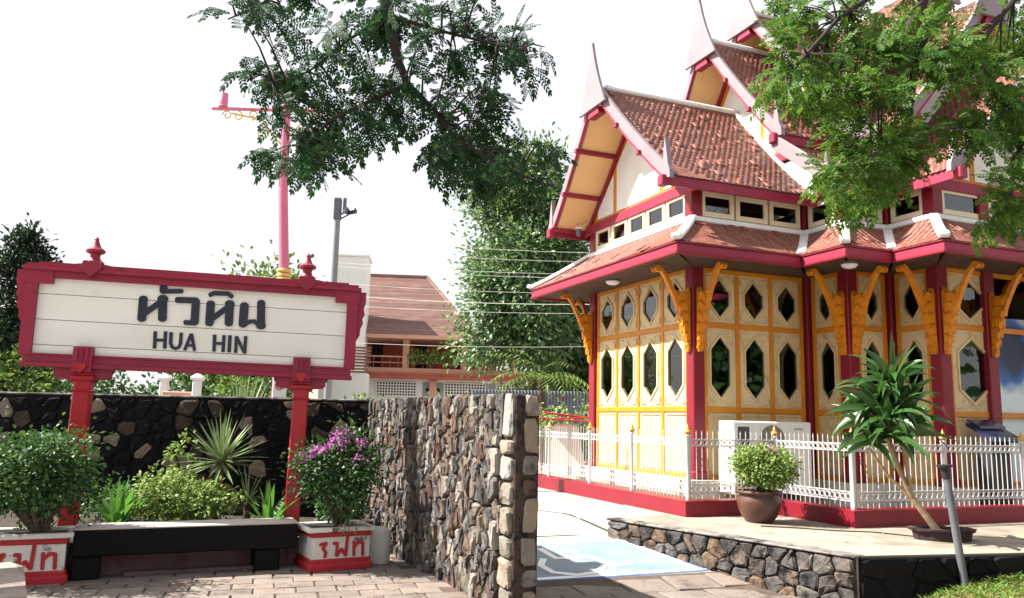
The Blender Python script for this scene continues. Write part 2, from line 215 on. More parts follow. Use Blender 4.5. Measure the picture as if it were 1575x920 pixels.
# ---------------------------------------------------------------- mesh helpers
class MB:
    """collects simple shapes and links them as ONE mesh object"""
    def __init__(s): s.v = []; s.f = []
    def add(s, vs_, fs):
        o = len(s.v); s.v += [tuple(v) for v in vs_]; s.f += [tuple(i+o for i in f) for f in fs]; return s
    def box(s, c, d, rz=0.0, bev=0.0, M=None):
        hx, hy, hz = d[0]/2, d[1]/2, d[2]/2
        if bev:
            b = min(bev, hx*.9, hy*.9, hz*.9); vs_ = []; idx = {}
            for sx in (-1, 1):
                for sy in (-1, 1):
                    for sz in (-1, 1):
                        for ax in range(3):
                            p = [sx*(hx-b), sy*(hy-b), sz*(hz-b)]; p[ax] = (sx*hx, sy*hy, sz*hz)[ax]
                            idx[(sx, sy, sz, ax)] = len(vs_); vs_.append(p)
            fs = []
            for ax in range(3):
                o1, o2 = [a for a in range(3) if a != ax]
                for sg in (-1, 1):
                    q = []
                    for a, b_ in ((-1, -1), (1, -1), (1, 1), (-1, 1)):
                        k = [0, 0, 0]; k[ax] = sg; k[o1] = a; k[o2] = b_; q.append(idx[(*k, ax)])
                    fs.append(q)
            for ax in range(3):
                o1, o2 = [a for a in range(3) if a != ax]
                for a in (-1, 1):
                    for b_ in (-1, 1):
                        k0 = [0, 0, 0]; k0[o1] = a; k0[o2] = b_; k1 = list(k0); k0[ax] = -1; k1[ax] = 1
                        fs.append([idx[(*k0, o1)], idx[(*k1, o1)], idx[(*k1, o2)], idx[(*k0, o2)]])
            for sx in (-1, 1):
                for sy in (-1, 1):
                    for sz in (-1, 1): fs.append([idx[(sx, sy, sz, a)] for a in range(3)])
        else:
            vs_ = [(x, y, z) for x in (-hx, hx) for y in (-hy, hy) for z in (-hz, hz)]
            fs = [(0, 1, 3, 2), (4, 6, 7, 5), (0, 4, 5, 1), (2, 3, 7, 6), (0, 2, 6, 4), (1, 5, 7, 3)]
        rot = Matrix.Rotation(rz, 3, 'Z') if M is None else M
        c = Vector(c)
        return s.add([c + rot @ Vector(v) for v in vs_], fs)
    def bar(s, p, q, w, h, up=(0, 0, 1), bev=0.0):
        p, q = Vector(p), Vector(q); d = q-p; L = d.length; x = d.normalized(); u = Vector(up)
        if abs(x.dot(u)) > 0.98: u = Vector((1, 0, 0))
        y = u.cross(x).normalized(); z = x.cross(y)
        return s.box((p+q)/2, (L, w, h), bev=bev, M=Matrix((x, y, z)).transposed())
    def prism(s, poly, fn, t0, t1):
        """poly in 2D, fn(a,b,t) -> 3D; extruded from t0 to t1"""
        n = len(poly)
        vs_ = [fn(a, b, t0) for a, b in poly] + [fn(a, b, t1) for a, b in poly]
        fs = [tuple(range(n)), tuple(range(2*n-1, n-1, -1))] + [(i, (i+1) % n, n+(i+1) % n, n+i) for i in range(n)]
        return s.add(vs_, fs)
    def tube(s, pts, rad, n=8, cap=True):
        pts = [Vector(p) for p in pts]; m = len(pts)
        if not hasattr(rad, '__len__'): rad = [rad]*m
        rings = []; ref = Vector((0.31, 0.17, 0.93))
        for i, p in enumerate(pts):
            d = (pts[min(i+1, m-1)]-pts[max(i-1, 0)]).normalized()
            if abs(d.dot(ref)) > 0.97: ref = Vector((0.9, 0.3, 0.1))
            u = d.cross(ref).normalized(); w = d.cross(u)
            rings += [p + (u*math.cos(2*math.pi*k/n) + w*math.sin(2*math.pi*k/n))*rad[i] for k in range(n)]
        fs = [(i*n+k, i*n+(k+1) % n, (i+1)*n+(k+1) % n, (i+1)*n+k) for i in range(m-1) for k in range(n)]
        if cap: fs += [tuple(range(n-1, -1, -1)), tuple((m-1)*n+k for k in range(n))]
        return s.add(rings, fs)
    def lathe(s, prof, n=16, c=(0, 0, 0), sq=False):
        """profile of (radius, z); sq -> four-sided"""
        if sq: n = 4
        c = Vector(c); off = math.pi/4 if sq else 0; k2 = math.sqrt(2) if sq else 1
        vs_ = [c + Vector((r*k2*math.cos(2*math.pi*k/n+off), r*k2*math.sin(2*math.pi*k/n+off), z)) for r, z in prof for k in range(n)]
        m = len(prof)
        fs = [(i*n+k, i*n+(k+1) % n, (i+1)*n+(k+1) % n, (i+1)*n+k) for i in range(m-1) for k in range(n)]
        fs += [tuple(range(n-1, -1, -1)), tuple((m-1)*n+k for k in range(n))]
        return s.add(vs_, fs)
    def torus(s, c, R_, r, M, n=14, k=6):
        c = Vector(c); vs_ = []
        for i in range(n):
            a = 2*math.pi*i/n
            for j in range(k):
                b = 2*math.pi*j/k
                vs_.append(c + M @ Vector(((R_+r*math.cos(b))*math.cos(a), (R_+r*math.cos(b))*math.sin(a), r*math.sin(b))))
        return s.add(vs_, [(i*k+j, ((i+1) % n)*k+j, ((i+1) % n)*k+(j+1) % k, i*k+(j+1) % k) for i in range(n) for j in range(k)])
    def mesh(s, name, mat, smooth=False, fix=True):
        me = bpy.data.meshes.new(name); me.from_pydata([tuple(v) for v in s.v], [], s.f)
        if fix:
            bm = bmesh.new(); bm.from_mesh(me); bmesh.ops.recalc_face_normals(bm, faces=bm.faces); bm.to_mesh(me); bm.free()
        if smooth:
            for p in me.polygons: p.use_smooth = True
            try: me.set_sharp_from_angle(angle=R(40))
            except Exception: pass
        if mat: me.materials.append(mt[mat] if isinstance(mat, str) else mat)
        me.update(); return me
    def build(s, name, mat, parent=None, smooth=False, loc=None, rz=None, fix=True):
        return link(name, s.mesh(name, mat, smooth, fix), parent, loc, rz)
def link(name, me, parent=None, loc=None, rz=None):
    o = bpy.data.objects.new(name, me); col.objects.link(o)
    if parent is not None: o.parent = parent
    if loc is not None: o.location = loc
    if rz is not None: o.rotation_euler = (0, 0, rz)
    return o
def tag(o, label=None, cat=None, group=None, kind=None):
    if label: o['label'] = label
    if cat: o['category'] = cat
    if group: o['group'] = group
    if kind: o['kind'] = kind
    return o
def empty(name, loc, rz=0.0, label=None, cat=None, group=None):
    o = bpy.data.objects.new(name, None); col.objects.link(o); o.location = loc; o.rotation_euler = (0, 0, rz); o.empty_display_size = 0.2
    return tag(o, label, cat, group)
def np_obj(name, V, T, mat, parent=None, smooth=False):
    V = np.asarray(V, dtype=np.float32).reshape(-1, 3); T = np.asarray(T, dtype=np.int32).reshape(-1, 3)
    me = bpy.data.meshes.new(name); me.vertices.add(len(V)); me.vertices.foreach_set('co', V.ravel())
    me.loops.add(3*len(T)); me.loops.foreach_set('vertex_index', T.ravel())
    me.polygons.add(len(T)); me.polygons.foreach_set('loop_start', np.arange(0, 3*len(T), 3, dtype=np.int32))
    me.update(calc_edges=True); me.validate()
    me.materials.append(mat)
    return link(name, me, parent)
def unit(a): return a/np.maximum(np.linalg.norm(a, axis=-1, keepdims=True), 1e-9)
LT = np.array([[0, 2, 1], [1, 2, 4], [1, 4, 3], [3, 4, 5]])
def leaves(P, D, N, L, W, droop=0.15, fold=0.12, wid=(0.8, 1.0)):
    """leaf blades: base P, direction D, normal N, length L, width W -> verts, tris"""
    n = len(P); D = unit(D); S = unit(np.cross(D, N)); N = np.cross(S, D); L = np.asarray(L).reshape(-1, 1)*np.ones((n, 1)); W = np.asarray(W).reshape(-1, 1)*np.ones((n, 1))
    a = P + D*L*.33 - N*L*droop*.15; b = P + D*L*.68 - N*L*droop*.5; t = P + D*L - N*L*droop
    V = np.stack([P, a-S*W*.5*wid[0]+N*W*fold, a+S*W*.5*wid[0]+N*W*fold, b-S*W*.42*wid[1]+N*W*fold, b+S*W*.42*wid[1]+N*W*fold, t], 1)
    T = (np.arange(n)*6)[:, None, None] + LT[None]
    return V.reshape(-1, 3), T.reshape(-1, 3)
def merge(parts):
    Vs, Ts, o = [], [], 0
    for V, T in parts: Vs.append(V); Ts.append(T+o); o += len(V)
    return np.concatenate(Vs), np.concatenate(Ts)
def crown(center, rad, nclump, nleaf, llen, clump_r, seed, lw=0.45, shell=0.55, flat=1.0, bumps=0.25):
    """foliage volume of an uneven outline: leaf clumps spread through a lumpy ellipsoid"""
    g = np.random.default_rng(seed); c = np.array(center); rad = np.array(rad)
    d = unit(g.normal(size=(nclump, 3))); ph = g.uniform(0, 6.28, 3)
    lump = 1 + bumps*np.sin(3*d[:, 0]+ph[0]*2)*np.cos(2.6*d[:, 2]+ph[1]) + bumps*.6*np.sin(5*d[:, 1]+ph[2])
    r = (shell + (1-shell)*g.random(nclump)**.5)*lump
    C = c + d*rad*r[:, None]
    k = g.integers(0, nclump, nleaf); off = g.normal(size=(nleaf, 3))*clump_r*np.array([1, 1, flat])
    P = C[k]+off
    out = unit(P-c)
    D = unit(out*.7 + unit(off)*.8 + g.normal(size=(nleaf, 3))*.6 + np.array([0, 0, -.15]))
    N = unit(out*.5 + np.array([0, 0, .9]) + g.normal(size=(nleaf, 3))*.55)
    return leaves(P, D, N, llen*g.uniform(.65, 1.25, nleaf), llen*lw*g.uniform(.8, 1.2, nleaf)), C
# Voronoi rubble pattern on a rectangle -> polygons
def clip(poly, px, py, nx, ny):
    out = []; n = len(poly)
    for i in range(n):
        a = poly[i]; b = poly[(i+1) % n]
        da = (a[0]-px)*nx+(a[1]-py)*ny; db = (b[0]-px)*nx+(b[1]-py)*ny
        if da <= 0: out.append(a)
        if (da < 0) != (db < 0) and da != db:
            t = da/(da-db); out.append((a[0]+(b[0]-a[0])*t, a[1]+(b[1]-a[1])*t))
    return out
def rubble(w, h, cw, ch, seed, jit=0.38):
    """fitted irregular cells about cw x ch, returned as polygons"""
    rd = random.Random(seed); sy = cw/ch
    nx, nz = max(1, round(w/cw)), max(1, round(h/ch)); pts = []
    for i in range(nx):
        sh = rd.uniform(-.5, .5)
        for j in range(nz+1):
            pts.append(((i+.5+rd.uniform(-jit, jit))*w/nx, (j+sh+rd.uniform(-jit, jit))*h/nz*sy))
    pts = [p for p in pts if 0 <= p[1] <= h*sy]
    cells = []
    for i, p in enumerate(pts):
        poly = [(0, 0), (w, 0), (w, h*sy), (0, h*sy)]
        near = sorted((q for j, q in enumerate(pts) if j != i), key=lambda q: (q[0]-p[0])**2+(q[1]-p[1])**2)[:14]
        for q in near:
            poly = clip(poly, (p[0]+q[0])/2, (p[1]+q[1])/2, q[0]-p[0], q[1]-p[1])
            if len(poly) < 3: break
        if len(poly) >= 3: cells.append([(x, y/sy) for x, y in poly])
    return cells
def stone_piece(poly, parent, mat, rd, proud=0.035, gap=0.009, name='stone', fr=None):
    """one fitted stone; fr(s, out, z) -> local point of the wall"""
    n = len(poly); cx = sum(p[0] for p in poly)/n; cy = sum(p[1] for p in poly)/n
    pts = []
    for i in range(n):                                   # cut the corners so the outline is rounded
        a = poly[i]; b = poly[(i+1) % n]; L = math.hypot(b[0]-a[0], b[1]-a[1])
        if L < 0.012: continue
        k0, k1 = rd.uniform(.08, .2), rd.uniform(.8, .92); pts += [(a[0]+(b[0]-a[0])*k0, a[1]+(b[1]-a[1])*k0), (a[0]+(b[0]-a[0])*k1, a[1]+(b[1]-a[1])*k1)]
    n = len(pts)
    if n < 5: return None
    size = min(max(p[0] for p in pts)-min(p[0] for p in pts), max(p[1] for p in pts)-min(p[1] for p in pts))
    if size < 0.03: return None
    pr = proud*rd.uniform(.6, 1.35)
    def ring(g, o, j):
        r = []
        for x, y in pts:
            dx, dy = cx-x, cy-y; L = math.hypot(dx, dy) or 1; k = min(.6, g/L)
            r.append((x+dx*k+rd.uniform(-j, j), o+rd.uniform(-j, j), y+dy*k+rd.uniform(-j, j)))
        return r
    rings = ring(gap, -.01, .001) + ring(gap, pr*.6, .006) + ring(gap+size*.10, pr, .012)
    vs_ = [Vector(fr(a-0, o, z)) for a, o, z in rings] + [Vector(fr(cx+rd.uniform(-.1, .1)*size, pr*rd.uniform(.85, 1.25), cy+rd.uniform(-.1, .1)*size))]
    c0 = Vector(fr(cx, 0, cy))
    fs = [(k*n+i, k*n+(i+1) % n, (k+1)*n+(i+1) % n, (k+1)*n+i) for k in range(2) for i in range(n)] + [(2*n+i, 2*n+(i+1) % n, 3*n) for i in range(n)]
    m = MB(); m.add([v-c0 for v in vs_], fs)
    return m.build(name, mat, parent, loc=c0, fix=True)

# ================================================================ GROUND
def gz(y, x=5.0):
    if y < 10.55 and x < .10-.437*max(0, y-6.9): return 0.0          # level forecourt left of the wing wall
    pts = ((-1e3, -.09), (8.3, -.09), (10.25, .176), (10.72, .362), (12.5, .372), (1e4, .372))
    for (a, za), (b, zb) in zip(pts, pts[1:]):
        if a <= y <= b: return za+(zb-za)*(y-a)/(b-a)
    return 0
ys = [-40, -10, 0, 4, 6, 7]+[7.2+.15*k for k in range(37)]+[14, 18, 25, 40, 80, 200, 900]
xs = [-900, -200, -60, -30, -15, -8, -4, -3]+[-2.4+.1*k for k in range(30)]+[1, 2, 4, 8, 15, 30, 60, 200, 900]
g = MB(); g.add([(x, y, gz(y, x)) for y in ys for x in xs], [(j*len(xs)+i, j*len(xs)+i+1, (j+1)*len(xs)+i+1, (j+1)*len(xs)+i) for j in range(len(ys)-1) for i in range(len(xs)-1)])
tag(g.build('road', 'roadc', fix=False), kind='structure')
# road expansion joints: narrow dark grooves filled with tar
for a, b, w in (((-.6, 11.93), (1.25, 10.335), .028), ((-.4, 9.95), (1.25, 10.30), .022)):
    m = MB(); d = (Vector((*b, 0))-Vector((*a, 0))); nseg = 8; s = Vector((-d.y, d.x, 0)).normalized()*w/2
    v = []
    for i in range(nseg+1):
        p = Vector((*a, 0))+d*i/nseg; v += [(p.x+s.x, p.y+s.y, gz(p.y+s.y)+.004), (p.x-s.x, p.y-s.y, gz(p.y-s.y)+.004)]
    m.add(v, [(2*i, 2*i+1, 2*i+3, 2*i+2) for i in range(nseg)])
    tag(m.build('road_joint', 'mortar', fix=False), kind='structure')
# joint bed under the brick pavers
pv_yaw = R(17); pe = Vector((math.cos(pv_yaw), math.sin(pv_yaw), 0)); pn = Vector((-math.sin(pv_yaw), math.cos(pv_yaw), 0))
m = MB()
for poly in ([(-9, 1.0), (.10, 1.0), (.10, 6.8), (-.1, 7.2), (-1.6, 10.3), (-9, 9.0)], [(.14, 1.0), (6, 1.0), (6, 7.9), (3.15, 7.68), (2.72, 8.3), (.0, 8.3), (.14, 7.0)], [(.0, 8.31), (2.68, 8.31), (2.2, 8.93), (.0, 8.41)]):
    m.add([(x, y, gz(y, x)+.007) for x, y in poly], [tuple(range(len(poly)))])
paving = tag(m.build('brick_pavement', 'joint', fix=False), kind='structure')
def inside(p, poly):
    c = False; n = len(poly)
    for i in range(n):
        (x1, y1), (x2, y2) = poly[i], poly[(i+1) % n]
        if (y1 > p[1]) != (y2 > p[1]) and p[0] < (x2-x1)*(p[1]-y1)/(y2-y1)+x1: c = not c
    return c
ZL = [(-5.2, 5.6), (.2, 5.6), (.2, 6.6), (-.05, 6.95), (-1.5, 9.9), (-2.3, 8.75), (-3.7, 8.05), (-3.75, 7.75), (-5.2, 7.6)]     # left of the wing wall
ZR = [(.15, 5.6), (4.2, 5.6), (3.35, 7.50), (2.22, 8.93), (.0, 8.36), (.15, 7.2)]                                              # right of it
pave_mesh = {}
def pavers(zone, tl, tw, ox):
    rd = random.Random(3)
    for r in range(-40, 60):
        for c in range(-40, 60):
            q = pe*((c+.5*(r % 2))*tl+ox) + pn*(r*tw) + Vector((-1.2, 7.2, 0))
            if not inside((q.x, q.y), zone): continue
            if math.hypot(q.x, q.y-6.3) > 6: continue
            if q.y < 5.9: continue
            k = (tl, tw, rd.randrange(4))
            if k not in pave_mesh:
                m = MB(); m.box((0, 0, 0), (tl-.011-.004*k[2] % 2, tw-.011, .05), bev=.006); pave_mesh[k] = m.mesh('paver', 'paver')
            o = link('paver', pave_mesh[k], paving, (q.x, q.y, gz(q.y, q.x)-.008+rd.uniform(-.003, .004)))
            o.rotation_euler = (rd.uniform(-.012, .012)+(.1366*math.cos(pv_yaw) if gz(q.y, q.x) > -.085 and q.x > .1 else 0), rd.uniform(-.01, .01), pv_yaw+rd.uniform(-.012, .012))
pavers(ZL, .36, .235, 0)
pavers(ZR, .50, .40, .1)
# accessible bay: painted sheet on the ramp with white border and symbol
def rampz(x, y): return -.09+(y-8.3)*.1366
bay0 = [(2.16, 8.965), (1.42, 10.10), (-.45, 9.72), (-.05, 8.405)]
def lerp2(q, u, v):
    a, b, c, d = [Vector((*p, 0)) for p in q]        # u: near right -> near left, v: near -> far
    p = (a*(1-u)+d*u)*(1-v) + (b*(1-u)+c*u)*v; return p.x, p.y
def sheet(name, uvs, mat, lift, parent=None):
    m = MB(); m.add([(*lerp2(bay0, *q), rampz(*lerp2(bay0, *q))+lift) for q in uvs], [tuple(range(len(uvs)))]); return m.build(name, mat, parent, fix=False)
bay = sheet('parking_bay', [(0, 0), (1, 0), (1, 1), (0, 1)], 'bayedge', .006); tag(bay, kind='structure')
fr_o, fr_i = (.018, .02), (.062, .075)
def ringpts(o, i, name, mat, lift):
    m = MB(); P = lambda u, v: (*lerp2(bay0, u, v), rampz(*lerp2(bay0, u, v))+lift)
    a, b = o; c, d = i
    m.add([P(a, b), P(1-a, b), P(1-a, 1-b), P(a, 1-b), P(c, d), P(1-c, d), P(1-c, 1-d), P(c, 1-d)], [(0, 1, 5, 4), (1, 2, 6, 5), (2, 3, 7, 6), (3, 0, 4, 7)])
    return m.build(name, mat, bay, fix=False)
ringpts(fr_o, fr_i, 'painted_border', 'roadwhite', .010)
sheet('painted_field', [fr_i, (1-fr_i[0], fr_i[1]), (1-fr_i[0], 1-fr_i[1]), (fr_i[0], 1-fr_i[1])], 'baypaint', .010, bay)
m = MB()                                                                     # wheelchair symbol: head, back, seat, leg and wheel arc
def stroke_sheet(pts, w, lift):
    V = []
    for i, p in enumerate(pts):
        a = Vector(pts[max(i-1, 0)]); b = Vector(pts[min(i+1, len(pts)-1)]); d = (b-a).normalized(); s = Vector((-d.y, d.x))*w/2
        for k in (1, -1): x, y = p[0]+s.x*k, p[1]+s.y*k; V.append((x, y, rampz(x, y)+lift))
    m.add(V, [(2*i, 2*i+1, 2*i+3, 2*i+2) for i in range(len(pts)-1)])
U = lambda a, b: (lambda o: (o[0]-.953*a*.8+.38*0*b - .06*b, o[1]-.30*a*.8+.95*b*.8))((0.62, 8.72))
cx_, cy_ = .80, 9.18
def sy(a, b): return (cx_+.953*a-.30*b, cy_+.30*a+.953*b)
stroke_sheet([sy(-.28, .52), sy(-.22, .14), sy(.16, .10), sy(.34, -.26), sy(.52, -.20)], .085, .014)
stroke_sheet([sy(-.12, .33), sy(.12, .31)], .07, .0145)
stroke_sheet([sy(-.36+.0, .16), sy(-.47, -.06), sy(-.42, -.30), sy(-.20, -.44), sy(.04, -.40), sy(.20, -.22)], .08, .0150)
hd = [sy(-.31+.085*math.cos(t*math.pi/8), .67+.085*math.sin(t*math.pi/8)) for t in range(16)]
m.add([(x, y, rampz(x, y)+.0140) for x, y in hd], [tuple(range(16))])
m.build('wheelchair_symbol', 'roadwhite', bay, fix=False)

# ---- raised terrace with rubble retaining wall
terr = [(1.27, 10.24), (3.2, 7.71), (6.6, 8.52), (16, 10.75), (16, 40), (-4, 40), (.2, 16.5), (2.05, 10.72), (1.55, 10.5)]
m = MB(); m.prism(terr, lambda a, b, t: (a, b, t), -.3, .38)
tag(m.build('terrace', 'concrete'), kind='structure')
def wallframe(p, q):
    d = (Vector(q)-Vector(p)).normalized(); return math.atan2(d.y, d.x), (Vector(q)-Vector(p)).length
def rubble_wall(name, p, q, z0, h, thick, cw, ch, mat, mortar, seed, label, proud=.035, cope=None, gap=.009, x0=0, x1=None):
    rz, L = wallframe(p, q); E_ = empty(name, (p[0], p[1], z0), rz, label, 'wall')
    m = MB(); m.box((L/2, thick/2, h/2), (L, thick, h), bev=.01); m.build('mortar_core', mortar, E_)
    rd = random.Random(seed); x1 = x1 if x1 else L
    fr = lambda s, o, z: (s+x0, -o, z)
    for c in rubble(x1-x0, h-.01, cw, ch, seed): stone_piece(c, E_, mat, rd, proud, gap, fr=fr)
    return E_, L
tw, tl_ = rubble_wall('terrace_wall', (1.255, 10.225), (3.185, 7.695), -.14, .505, .06, .19, .17, 'lowstone', 'mortar', 5,
                      'low grey rubble wall edging the raised concrete terrace beside the blue bay', .035)
m = MB(); m.box((tl_/2, .06, .5125), (tl_+.05, .20, .022), bev=.008); m.build('mortar_coping', 'coping', tw)
tw2, _ = rubble_wall('terrace_wall', (3.235, 7.69), (6.6, 8.49), -.14, .505, .06, .3, .2, 'blackstone', 'sootmortar', 8,
                     'black stained, shade-coloured low wall of the terrace behind the grass', .02)
# pale kerb slab at the foot of the dark terrace return
m = MB(); m.box((.28, -.12, .02), (.62, .2, .09), bev=.02); tag(m.build('kerb_slab', 'concrete', None, loc=(3.24, 7.62, -.10), rz=.232), 'short pale kerb slab at the foot of the black stained, shade-coloured terrace wall', 'kerb')

# ---- sloping lawn patch in front of the terrace return: soil with grass on it
def lawnz(x, y):
    t = min(1, max(0, (x-3.2)/1.6)); d = (y-(7.66+(x-3.2)*.234))
    return -.045 + .26*t*t*(3-2*t) + .05*t*max(-1.5, d) + .012*math.sin(5*x)+.01*math.sin(7*y+x*3)
m = MB(); nx_, ny_ = 26, 20; V = []
for j in range(ny_+1):
    for i in range(nx_+1):
        x = 3.22+i/nx_*5.5; yt = 7.655+(x-3.2)*.234; y = yt-.0-(ny_-j)/ny_*2.6; V.append((x-(ny_-j)/ny_*.15, y, lawnz(x, y)-.05 if i else -.11))
m.add(V, [(j*(nx_+1)+i, j*(nx_+1)+i+1, (j+1)*(nx_+1)+i+1, (j+1)*(nx_+1)+i) for j in range(ny_) for i in range(nx_)])
tag(m.build('lawn_soil', 'soil', smooth=True, fix=False), kind='structure')
ng = 15000; gx = rng.uniform(3.3, 6.5, ng); gt = rng.uniform(0.02, 1.9, ng)
dens = (np.sin(gx*3.1+gt*2.2)+np.sin(gx*1.3-gt*4.7+1)+np.sin(gt*6.1+gx*5.3))*.28
keep = (rng.random(ng) < np.clip(.80-(gt-.40)*1.5+dens, .04, 1)) & (gx > 3.55+.5*rng.random(ng)); gx, gt = gx[keep], gt[keep]
gy = 7.655+(gx-3.2)*.234-gt; P = np.stack([gx, gy, [lawnz(a, b)-.05 for a, b in zip(gx, gy)]], 1); n_ = len(P)
an = rng.uniform(0, 6.28, n_); D = np.stack([np.cos(an)*.9, np.sin(an)*.9, rng.uniform(.5, 1.5, n_)], 1); N = np.stack([-np.cos(an), -np.sin(an), np.ones(n_)*.9], 1)
V, T = leaves(P, D, N, rng.uniform(.05, .12, n_), rng.uniform(.010, .018, n_), droop=.5)
tag(np_obj('grass', V, T, lf['grass']), 'patchy green grass on the soil in front of the black stained, shade-coloured terrace wall', 'grass', kind='stuff')

# ================================================================ STONE WALLS ON THE LEFT
bw, _ = rubble_wall('garden_wall', (-9.5, 10.5), (-1.72, 10.5), -.02, 1.75, .3, .19, .17, 'sootstone', 'sootmortar', 24,
                    'soot-black rubble garden wall running behind the sign and the planting bed', .022, gap=.018, x0=2.4)
m = MB(); m.box((3.9, .15, 1.765), (7.8, .33, .03), bev=.01); m.build('coping', 'coping', bw)
F0, N0 = Vector((-1.74, 10.49)), Vector((.05, 6.80)); rzw, Lw = wallframe(F0, N0)
wing = empty('wing_wall', (F0.x, F0.y, -.02), rzw, 'grey and rust rubble wall with squared stones at its free end', 'wall')
m = MB(); m.box((Lw/2, .115, .89), (Lw, .226, 1.78), bev=.01); m.build('mortar_core', 'mortarred', wing)
rd = random.Random(4); frw = lambda s, o, z: (s, -o, z)
QH = [.0, .2, .45, .62, .86, 1.06, 1.28, 1.42, 1.80]
for c in rubble(Lw-.25, 1.79, .100, .175, 31, .46): stone_piece(c, wing, 'stone', rd, .05, .009, fr=frw)
for a, b in zip(QH, QH[1:]):                                                  # squared stones at the end, both faces
    w0 = rd.uniform(.17, .25)
    j_ = lambda: rd.uniform(-.018, .018)
    stone_piece([(Lw-w0+j_(), a+.01+j_()), (Lw-.012+j_()*.6, a+.01+j_()), (Lw-.012+j_()*.6, b-.01+j_()), (Lw-w0+j_(), b-.01+j_())], wing, 'quoin', rd, .035, .010, fr=frw)
    if w0 < .22: stone_piece([(Lw-.25, a), (Lw-w0, a), (Lw-w0, b), (Lw-.25, b)], wing, 'stone', rd, .03, .006, fr=frw)
fre = lambda s, o, z: (Lw+o, s, z)
z_ = .0
while z_ < 1.7:
    h_ = min(rd.uniform(.15, .30), 1.8-z_); 
    if 1.8-z_-h_ < .12: h_ = 1.8-z_
    stone_piece([(.075+j_(), z_+.01), (.215+j_(), z_+.01+j_()), (.215+j_(), z_+h_-.01+j_()), (.075+j_(), z_+h_-.01)], wing, 'quoin' if rd.random() < .7 else 'stone', rd, .025, .011, fr=fre); z_ += h_

# ================================================================ PAVILION
YAW = 0.387; PX, PY, PZ = 2.714, 12.0, 0.38
PAV = empty('thai_pavilion', (PX, PY, PZ), YAW, 'red, cream and orange Thai pavilion with stacked tiled gables behind the white fence', 'pavilion')
def pv(m, name, mat, parent=None, smooth=False, fix=True):
    """part (or sub-part) of the pavilion; vertices in pavilion plan coordinates and height above the pavement"""
    return m.build(name, mat, parent or PAV, smooth, loc=(0, 0, 0) if parent else (0, 0, -PZ), fix=fix)
WB, WL_, WM, WT = .748, 1.76, 3.02, 3.87
FP = [(0, 3.2), (0, 0), (2.15, 0), (2.15, -.85), (3.0, -.85), (3.0, -1.7), (6.2, -1.7), (6.2, 4.9), (3.0, 4.9), (3.0, 4.05), (2.15, 4.05), (2.15, 3.2)]
BAYS = [4, 3, 1, 1, 1, 3, 6, 3, 1, 1, 1, 3]
nF = len(FP)
def offset(d):
    out = []
    for i in range(nF):
        a, b, c = Vector(FP[i-1]), Vector(FP[i]), Vector(FP[(i+1) % nF])
        d1 = (b-a).normalized(); d2 = (c-b).normalized()
        n1 = Vector((d1.y, -d1.x)); n2 = Vector((d2.y, -d2.x)); out.append(b+n1*d+n2*d)
    return out
SEG = []
for i in range(nF):
    a, b = Vector(FP[i]), Vector(FP[(i+1) % nF]); d = (b-a).normalized(); SEG.append((a, b, d, Vector((d.y, -d.x)), (b-a).length, math.atan2(d.y, d.x)))
def convex(i): a, b = SEG[i-1][2], SEG[i][2]; return a.x*b.y-a.y*b.x > 0
# podium
m = MB(); m.prism([tuple(p) for p in offset(.22)], lambda a, b, t: (a, b, t), .30, WB); pv(m, 'podium', 'podium')
m = MB(); m.prism([tuple(p) for p in offset(-.30)], lambda a, b, t: (a, b, t), WB, WB+.03); pv(m, 'floor', 'darkroom')
m = MB(); m.prism([tuple(p) for p in offset(-.06)], lambda a, b, t: (a, b, t), 4.02, 4.06); pv(m, 'ceiling', 'darkroom')
# columns
cm = MB(); cm.box((0, 0, (WB+5.1)/2), (.2, .2, 5.1-WB), bev=.012); cm.box((0, 0, WB+.06), (.25, .25, .12), bev=.02); cm = cm.mesh('column', 'red')
for i, (x, y) in enumerate(FP):
    s1, s2 = SEG[i-1], SEG[i]
    k = -.05 if convex(i) else -.03
    p = Vector((x, y))+s1[3]*k*1.0+s2[3]*k*1.0
    link('column', cm, PAV, (p.x, p.y, -PZ))
p = Vector((4.0, -1.66)); link('column', cm, PAV, (p.x, p.y, -PZ)); link('column', cm, PAV, (5.2, -1.66, -PZ))
